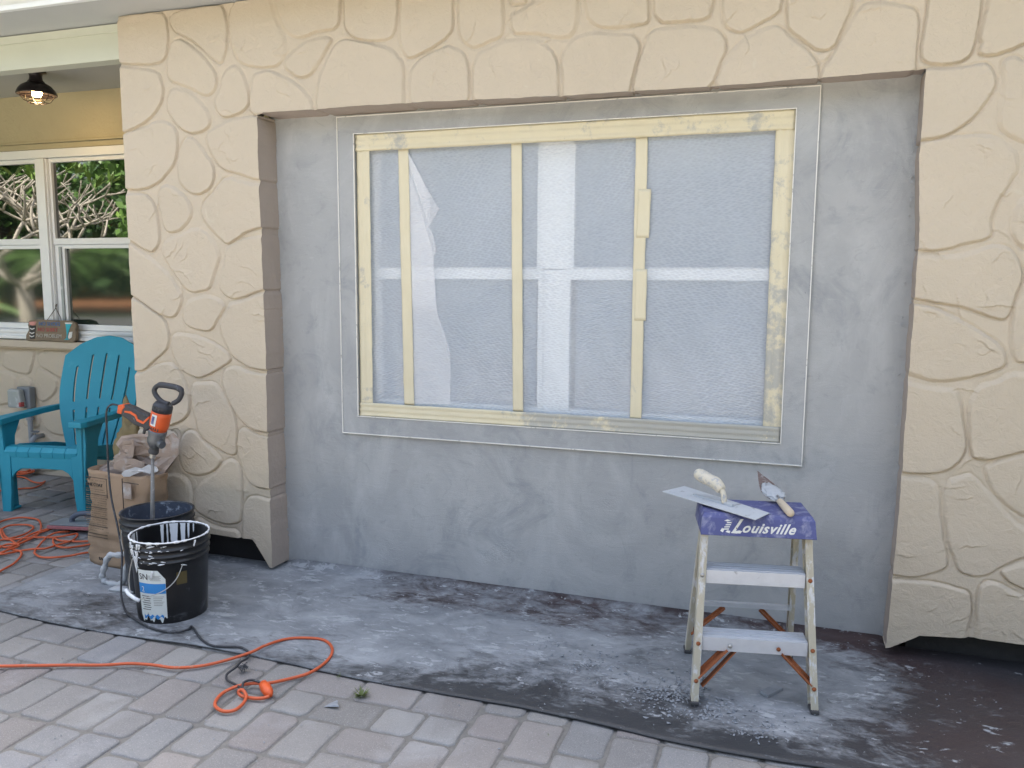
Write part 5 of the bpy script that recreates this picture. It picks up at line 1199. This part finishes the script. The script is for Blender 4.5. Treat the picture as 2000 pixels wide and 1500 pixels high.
for k in range(4): q.prism([(-.108+.004*k, .556+.0065*k), (-.090+.003*k, .557+.0065*k), (-.089+.003*k, .5605+.0065*k), (-.107+.004*k, .5595+.0065*k)], cf, .0003, .0016)
q.prism([(-.116, .552), (-.108, .548), (-.104, .556), (-.110, .562)], cf, .0003, .0016); q.prism([(-.104, .583), (-.094, .587), (-.084, .584), (-.094, .581)], cf, .0003, .0016); q.prism([(-.100, .550), (-.088, .546), (-.085, .553), (-.094, .555)], cf, .0003, .0016)
build('emblem', q, 'pl_white', cap)

# finishing trowel lying across the cap
tz = .6135
tr_ = thing('finishing_trowel', 'long rectangular finishing trowel with cream handle on the left of the ladder cap', 'trowel', (1.98, -.52, tz))
BC = [Vector((1.800, -.465, 0)), Vector((1.862, -.365, 0)), Vector((2.151, -.579, 0)), Vector((2.112, -.672, 0))]
q = MB(); q.add([(p.x, p.y, tz+(.010 if i < 2 else 0)) for i, p in enumerate(BC)]+[(p.x, p.y, tz+.0022+(.010 if i < 2 else 0)) for i, p in enumerate(BC)], [(3, 2, 1, 0), (4, 5, 6, 7), (0, 1, 5, 4), (1, 2, 6, 5), (2, 3, 7, 6), (3, 0, 4, 7)]); build('blade', q, 'trowel', tr_)
c = sum(BC, Vector())/4; dl = (BC[2]+BC[3]-BC[0]-BC[1]).normalized(); c.z = tz+.010
build('tang', MB().beam(c-dl*.09, c+dl*.07, .014, .009), 'trowel', tr_)
hd = [c+dl*.030+Vector((0, 0, .004)), c+dl*.022+Vector((0, 0, .030)), c-dl*.004+Vector((0, 0, .056)), c-dl*.045+Vector((0, 0, .064)), c-dl*.085+Vector((0, 0, .066))]
build('shank', MB().tube(spline([c+dl*.034+Vector((0, 0, 0)), c+dl*.030+Vector((0, 0, .03)), c+dl*.012+Vector((0, 0, .05))], 5), [.009]*8+[.012]*3, 10), 'trowel_handle', tr_, smooth=True)
sp = spline([c+dl*.022+Vector((0, 0, .040)), c+dl*.002+Vector((0, 0, .056)), c-dl*.026+Vector((0, 0, .063)), c-dl*.058+Vector((0, 0, .070)), c-dl*.088+Vector((0, 0, .078))], 5)
build('handle', MB().tube(sp, [.0145, .0165, .0180, .0190, .0198, .0204, .0208, .0208, .0206, .0202, .0198, .0200, .0206, .0210, .0212, .0212, .0208, .0200, .0180, .0140, .006][:len(sp)], 14), 'trowel_handle', tr_, smooth=True)

# pointing trowel
pt = thing('pointing_trowel', 'small pointing trowel with wooden handle and mortar-caked leaf blade on the ladder cap', 'trowel', (2.19, -.5, tz))
A1 = Vector((2.214, -.590, .622)); A2 = Vector((2.178, -.452, .624)); dd = (A2-A1).normalized(); nn = Vector((-dd.y, dd.x, 0)).normalized()
build('handle', MB().tube([A1, A1.lerp(A2, .06), A1.lerp(A2, .35), A1.lerp(A2, .75), A1.lerp(A2, .94), A2], [.0105, .0125, .0128, .0118, .0108, .007], 14), 'wood', pt, smooth=True)
A3 = A2+dd*.028+Vector((0, 0, .010)); build('shank', MB().tube([A2-dd*.004, A2+dd*.014+Vector((0, 0, .010)), A3], .0035, 8), 'dusty_steel', pt, smooth=True)
B0 = Vector((A2.x, A2.y, .6215))+dd*.008; tip = Vector((2.100, -.235, .668)); up = (tip-B0); bl = up.normalized(); nn = Vector((-bl.y, bl.x, 0)).normalized(); Lb = up.length
q = MB(); tq = [(0, .006), (.06, .024), (.16, .033), (.30, .036), (.50, .029), (.72, .017), (.90, .006), (1, .0006)]
for t_, wv in tq:
    for s in (-1, 0, 1): q.v.append(tuple(B0+bl*Lb*t_+nn*wv*s+Vector((0, 0, .0015*(1-abs(s))))))
for i in range(len(tq)-1):
    for k in range(2): a_ = i*3+k; q.f.append((a_, a_+1, a_+4, a_+3))
build('blade', q, 'stained_blade', pt, solid=.002)
bmm = bmesh.new(); bmesh.ops.create_icosphere(bmm, subdivisions=4, radius=1); cc = B0+bl*Lb*.28+Vector((0, 0, .003)); q = MB(); vs = []
for v in bmm.verts:
    p = v.co; kk = 1+.30*mnoise.noise(p*2.6)+.18*mnoise.noise(p*7); vs.append(cc+bl*p.x*Lb*.27*kk+nn*p.y*.033*kk*(1-.25*p.x)+Vector((0, 0, max(p.z, -.2)*.006*kk)))
q.add(vs, [[v.index for v in f.verts] for f in bmm.faces]); bmm.free(); build('mortar_lump', q, 'cement_crust', pt, smooth=True)

# ------------------------------------------------------------------ rubble and small things on the ground
def chip(mb, c, s, rnd, flat=.5):
    bmx = bmesh.new()
    for _ in range(9): bmx.verts.new((rnd.gauss(0, 1)*s*.5, rnd.gauss(0, 1)*s*.5, rnd.gauss(0, 1)*s*.5*flat))
    r_ = bmesh.ops.convex_hull(bmx, input=bmx.verts); bmesh.ops.delete(bmx, geom=[g_ for g_ in r_['geom_interior'] if isinstance(g_, bmesh.types.BMVert)], context='VERTS')
    bmx.verts.index_update(); mn = min(v.co.z for v in bmx.verts); cz = Vector(c)
    mb.add([v.co+cz-Vector((0, 0, mn)) for v in bmx.verts], [[v.index for v in f.verts] for f in bmx.faces]); bmx.free()
rb = random.Random(44); rub = MB()
hot = [(1075, 1262, 30, 8, 120, .004), (1150, 1300, 60, 22, 150, .006), (1290, 1360, 60, 30, 230, .007), (1400, 1395, 60, 22, 150, .009), (1340, 1350, 40, 30, 120, .009), (1200, 1330, 120, 40, 160, .006), (1000, 1300, 260, 60, 130, .004), (800, 1280, 200, 60, 70, .003), (1480, 1430, 60, 20, 90, .007),
       (1780, 1370, 120, 60, 60, .004), (470, 1200, 120, 40, 60, .003), (150, 1180, 90, 30, 30, .003), (1000, 1190, 250, 16, 160, .004), (1500, 1260, 150, 20, 60, .004), (1650, 1260, 60, 16, 40, .005), (1150, 1400, 250, 20, 70, .005), (1560, 1420, 60, 20, 60, .005)]
for px_, py_, sx_, sy_, n_, s_ in hot:
    for _ in range(n_):
        p = at(px_+rb.gauss(0, sx_*.6), py_+rb.gauss(0, sy_*.6), 2, 0)
        if not (-.9 < p.x < 4.2 and -.88 < p.y < -.02): continue
        chip(rub, (p.x, p.y, .0075), s_*rb.uniform(.3, 1.5)*.7, rb, rb.uniform(.25, .7))
M['rubble'] = simple('mortar_rubble', (.25, .27, .295), .9, .3, 40, .002, 120)
tag(build('mortar_rubble', rub, 'rubble'), 'crumbs and flakes of dried mortar scattered on the felt around the ladder', 'rubble', kind='stuff')
gr = MB()
for _ in range(260):
    p = at(rb.uniform(0, 1500), rb.uniform(1240, 1500), 2, 0); chip(gr, (p.x, p.y, .001), rb.uniform(.0015, .004), rb)
tag(build('grit', gr, 'rubble'), 'tiny grit scattered over the pavers', 'grit', kind='stuff')
for nm, (px_, py_), s_, lb in (('stone_fragment', (648, 1379), .030, 'smooth blue-grey stone fragment on the pavers right of the orange socket'), ('mortar_shard', (1506, 1357), .050, 'flat angular mortar slab lying between the ladder feet')):
    q = MB(); p = at(px_, py_, 2, 0); chip(q, (0, 0, 0), s_*.75, rb, .35)
    if nm == 'mortar_shard': q = MB().box((0, 0, .006), (.085, .032, .011), (.05, .03, 1.0))
    o = build(nm, q, 'rubble', bevel=.0015); o.location = (p.x, p.y, .0075 if nm == 'mortar_shard' else .001); tag(o, lb, 'fragment')
def weed(px_, py_, s_, label, n=16):
    p = at(px_, py_, 2, 0); q = MB()
    for k in range(n):
        a = rb.uniform(0, 6.28); L = s_*rb.uniform(.4, 1); h = rb.uniform(.1, 1.1); c = Vector((p.x, p.y, .0)); d_ = Vector((math.cos(a), math.sin(a), h)); nn = Vector((-math.sin(a), math.cos(a), 0)); w0 = s_*rb.uniform(.025, .06)
        q.add([c+d_*L*.1, c+d_*L*.6+nn*w0, c+d_*L, c+d_*L*.6-nn*w0], [(0, 1, 2, 3)])
    tag(build('weed', q, 'weed', smooth=False), label, 'plant', 'weeds between the pavers')
weed(706, 1361, .035, 'larger weed in the paver joint right of the stone fragment', 90); weed(663, 1324, .016, 'small dry weed at the edge of the felt', 12)
weed(1072, 1438, .012, 'tiny weed in a joint below the felt edge at lower middle', 8); weed(40, 1182, .010, 'tiny weed at the left end of the felt edge', 6)

# ================================================================== garden behind the viewer (reflected in the porch panes)
def leaf_cloud(mb, c, r3, n, s, seed, shell=.55):
    g_ = np.random.default_rng(seed); d = g_.normal(size=(n, 3)); d /= np.linalg.norm(d, axis=1)[:, None]; rr = g_.uniform(shell, 1, n)**.7
    bump_ = 1+.28*np.sin(d[:, 0]*5+seed)*np.cos(d[:, 2]*6+seed)+.15*np.sin(d[:, 1]*9); p = np.array(c)+d*np.array(r3)*(rr*bump_)[:, None]
    a = g_.normal(size=(n, 3)); a /= np.linalg.norm(a, axis=1)[:, None]; b_ = np.cross(a, g_.normal(size=(n, 3))); b_ /= np.linalg.norm(b_, axis=1)[:, None]; sz = s*g_.uniform(.5, 1.3, n)[:, None]
    V_ = np.stack([p-a*sz, p+b_*sz*.5, p+a*sz, p-b_*sz*.5], 1).reshape(-1, 3); o_ = len(mb.v); mb.v += [tuple(x) for x in V_.tolist()]; mb.f += [(o_+4*i, o_+4*i+1, o_+4*i+2, o_+4*i+3) for i in range(n)]
def gpos(s, l): return (-2.3+GD.x*s-GD.y*l, 1+GD.y*s+GD.x*l)
def branch(mb, tips, p, d, L, r, depth, rnd):
    n = 4; pts = [p]; q_ = p.copy(); dd_ = d.copy()
    for k in range(n):
        dd_ = (dd_+Vector((rnd.uniform(-.25, .25), rnd.uniform(-.25, .25), rnd.uniform(-.10, .22)))).normalized(); q_ = q_+dd_*L/n; pts.append(q_.copy())
    mb.tube(pts, [r*(1-.28*k/n) for k in range(n+1)], 6)
    if depth == 0: tips.append((pts[-1], dd_)); return
    for k in range(3 if rnd.random() < .30 else 2):
        a = rnd.uniform(0, 6.28); side_ = Vector((math.cos(a), math.sin(a), rnd.uniform(-.15, .5))); branch(mb, tips, pts[-1], (dd_*.55+side_*.75).normalized(), L*.80, r*.70, depth-1, rnd)
rn2 = random.Random(9)
pos = Vector((-7.3, -2.9, 0)); pz = gh(pos.x, pos.y); pos.z = pz
pm = thing('plumeria_tree', 'bare pale branched tree with few leaves reflected in the upper porch panes', 'tree', pos)
tb = MB(); tips = []; tb.tube([pos, pos+Vector((.05, .02, .7)), pos+Vector((.02, .05, 1.35))], [.13, .10, .09], 10)
for k in range(5):
    a = k*1.26+.3; branch(tb, tips, pos+Vector((.02, .05, 1.25+.03*k)), Vector((math.cos(a), math.sin(a), .45)).normalized(), .66, .040, 4, rn2)
build('trunk_and_branches', tb, 'bark_pale', pm, smooth=True)
lf = MB()
for p_, d_ in tips:
    if rn2.random() < .16:
        for k in range(6):
            a = rn2.uniform(0, 6.28); dv = (d_+Vector((math.cos(a), math.sin(a), .2))*.9).normalized(); nn = dv.cross(Vector((0, 0, 1))).normalized()*.028; lf.add([p_, p_+dv*.10+nn, p_+dv*.22, p_+dv*.10-nn], [(0, 1, 2, 3)])
build('leaves', lf, 'leaf_bright', pm)
def palm(s, l, h, n, label, seed):
    rq = random.Random(seed); x, y = gpos(s, l); z = float(gh(x, y)); t = thing('palm', label, 'palm', (x, y, z), 0, 'palms in the garden')
    build('trunk', MB().tube([(x, y, z), (x+.05, y, z+h*.5), (x, y+.05, z+h)], [.13, .10, .09], 8), 'bark', t, smooth=True)
    q = MB()
    for k in range(n):
        a = rq.uniform(0, 6.28); e = rq.uniform(-.1, .9); L = rq.uniform(1.0, 1.7); prev = Vector((x, y, z+h)); d_ = Vector((math.cos(a), math.sin(a), e)).normalized()
        for m_i in range(9):
            d_ = (d_+Vector((0, 0, -.13))).normalized(); nx_ = prev+d_*L/9; sd = d_.cross(Vector((0, 0, 1))).normalized(); wv = .34*math.sin((m_i+1)/10*math.pi)+.03
            for sg_ in (-1, 1):
                for u_ in (0, .5):
                    b0 = prev.lerp(nx_, u_); q.add([b0, b0+d_*.05+sd*sg_*wv*.5+Vector((0, 0, -.03)), b0+d_*.12+sd*sg_*wv+Vector((0, 0, -.12)), b0+d_*.025+sd*sg_*wv*.5+Vector((0, 0, -.05))], [(0, 1, 2, 3)])
            prev = nx_
    build('fronds', q, 'leaf', t)
palm(9.5, -1.9, .9, 26, 'short green palm right of the bare tree in the reflection', 1); palm(10.5, -.3, 1.7, 22, 'taller palm behind the bare tree in the reflection', 2)
def tree(s, l, h, r, n, label, mt, seed, leafs=.16):
    x, y = gpos(s, l); z = float(gh(x, y)); t = thing('garden_tree', label, 'tree', (x, y, z), 0, 'trees at the back of the garden'); rq = random.Random(seed); q = MB()
    q.tube([(x, y, z), (x+.1, y, z+h*.3), (x-.05, y+.1, z+h*.62)], [.20, .16, .11], 8)
    for k in range(5):
        a = rq.uniform(0, 6.28); q.tube([(x, y, z+h*(.35+.05*k)), (x+math.cos(a)*r*.4, y+math.sin(a)*r*.4, z+h*(.52+.05*k)), (x+math.cos(a)*r*.75, y+math.sin(a)*r*.75, z+h*(.65+.05*k))], [.08, .05, .02], 6)
    build('trunk', q, 'bark', t, smooth=True); q = MB()
    for k in range(9):
        a = rq.uniform(0, 6.28); rr = r*rq.uniform(.2, .65); leaf_cloud(q, (x+rr*math.cos(a), y+rr*math.sin(a), z+h*rq.uniform(.45, .88)), (r*.5, r*.5, r*.42), n//9, leafs, seed*13+k, .3)
    build('crown', q, mt, t)
tree(17, -6.0, 5.5, 2.4, 3600, 'dense sunlit tree at the left of the driveway', 'leaf', 3); tree(20, -2.8, 6.5, 2.6, 3600, 'slim dark trunked tree beside the driveway, nearer the house', 'leaf_dark', 4)
tree(21, -1.6, 6.8, 2.8, 3600, 'dark tree behind the mulch bed centre', 'leaf', 5); tree(19, 3.2, 6.0, 3.0, 3600, 'broad dark tree right of the driveway', 'leaf_dark', 6); tree(24, 6.5, 7, 3.2, 3000, 'broad green tree farthest right', 'leaf', 7); tree(24, -9, 7, 3.2, 3000, 'tall green tree farthest left', 'leaf_dark', 8)
tree(13.5, 1.8, 4.6, 1.8, 3200, 'bushy bright green tree behind the bare tree', 'leaf', 12, .12)
q = MB()
for k in range(40):
    l = -34+k*1.75; x, y = gpos(31+rn2.uniform(-2, 2), l); h = rn2.uniform(4.0, 9); leaf_cloud(q, (x, y, float(gh(x, y))+h*.45), (2.4, 2.4, h*.62), 650, .34, 100+k, .5)
tag(build('woodland', q, 'leaf_dark'), 'far dark wood closing the garden', 'woodland', kind='stuff')
q = MB()
for k in range(34):                    # unseen trees added round the plot to close off the low sky
    th = math.radians(-100+k*6.2); dxy = (math.sin(th), -math.cos(th))
    if -1.25 < th < -.35: continue
    x, y = 1+dxy[0]*17, -1+dxy[1]*17; leaf_cloud(q, (x, y, 2.6), (2.3, 2.3, 3.9), 420, .55, 500+k, .5)
M['leaf_far'] = simple('dull_far_leaf', (.055, .075, .045), .7, .4, 3)
tag(build('sky_blocking_trees', q, 'leaf_far'), 'unseen belt of trees added behind the viewer to block the low sky', 'woodland', kind='stuff')
q = MB()
for k in range(30):
    l = -12+k*.85; x, y = gpos(12.2+rn2.uniform(-.4, .4), l-3)
    if l > -9: continue
    leaf_cloud(q, (x, y, float(gh(x, y))+.35), (.5, .5, .5), 220, .08, 300+k, .4)
tag(build('low_hedge', q, 'leaf'), 'low clipped green hedge along the garden', 'hedge')
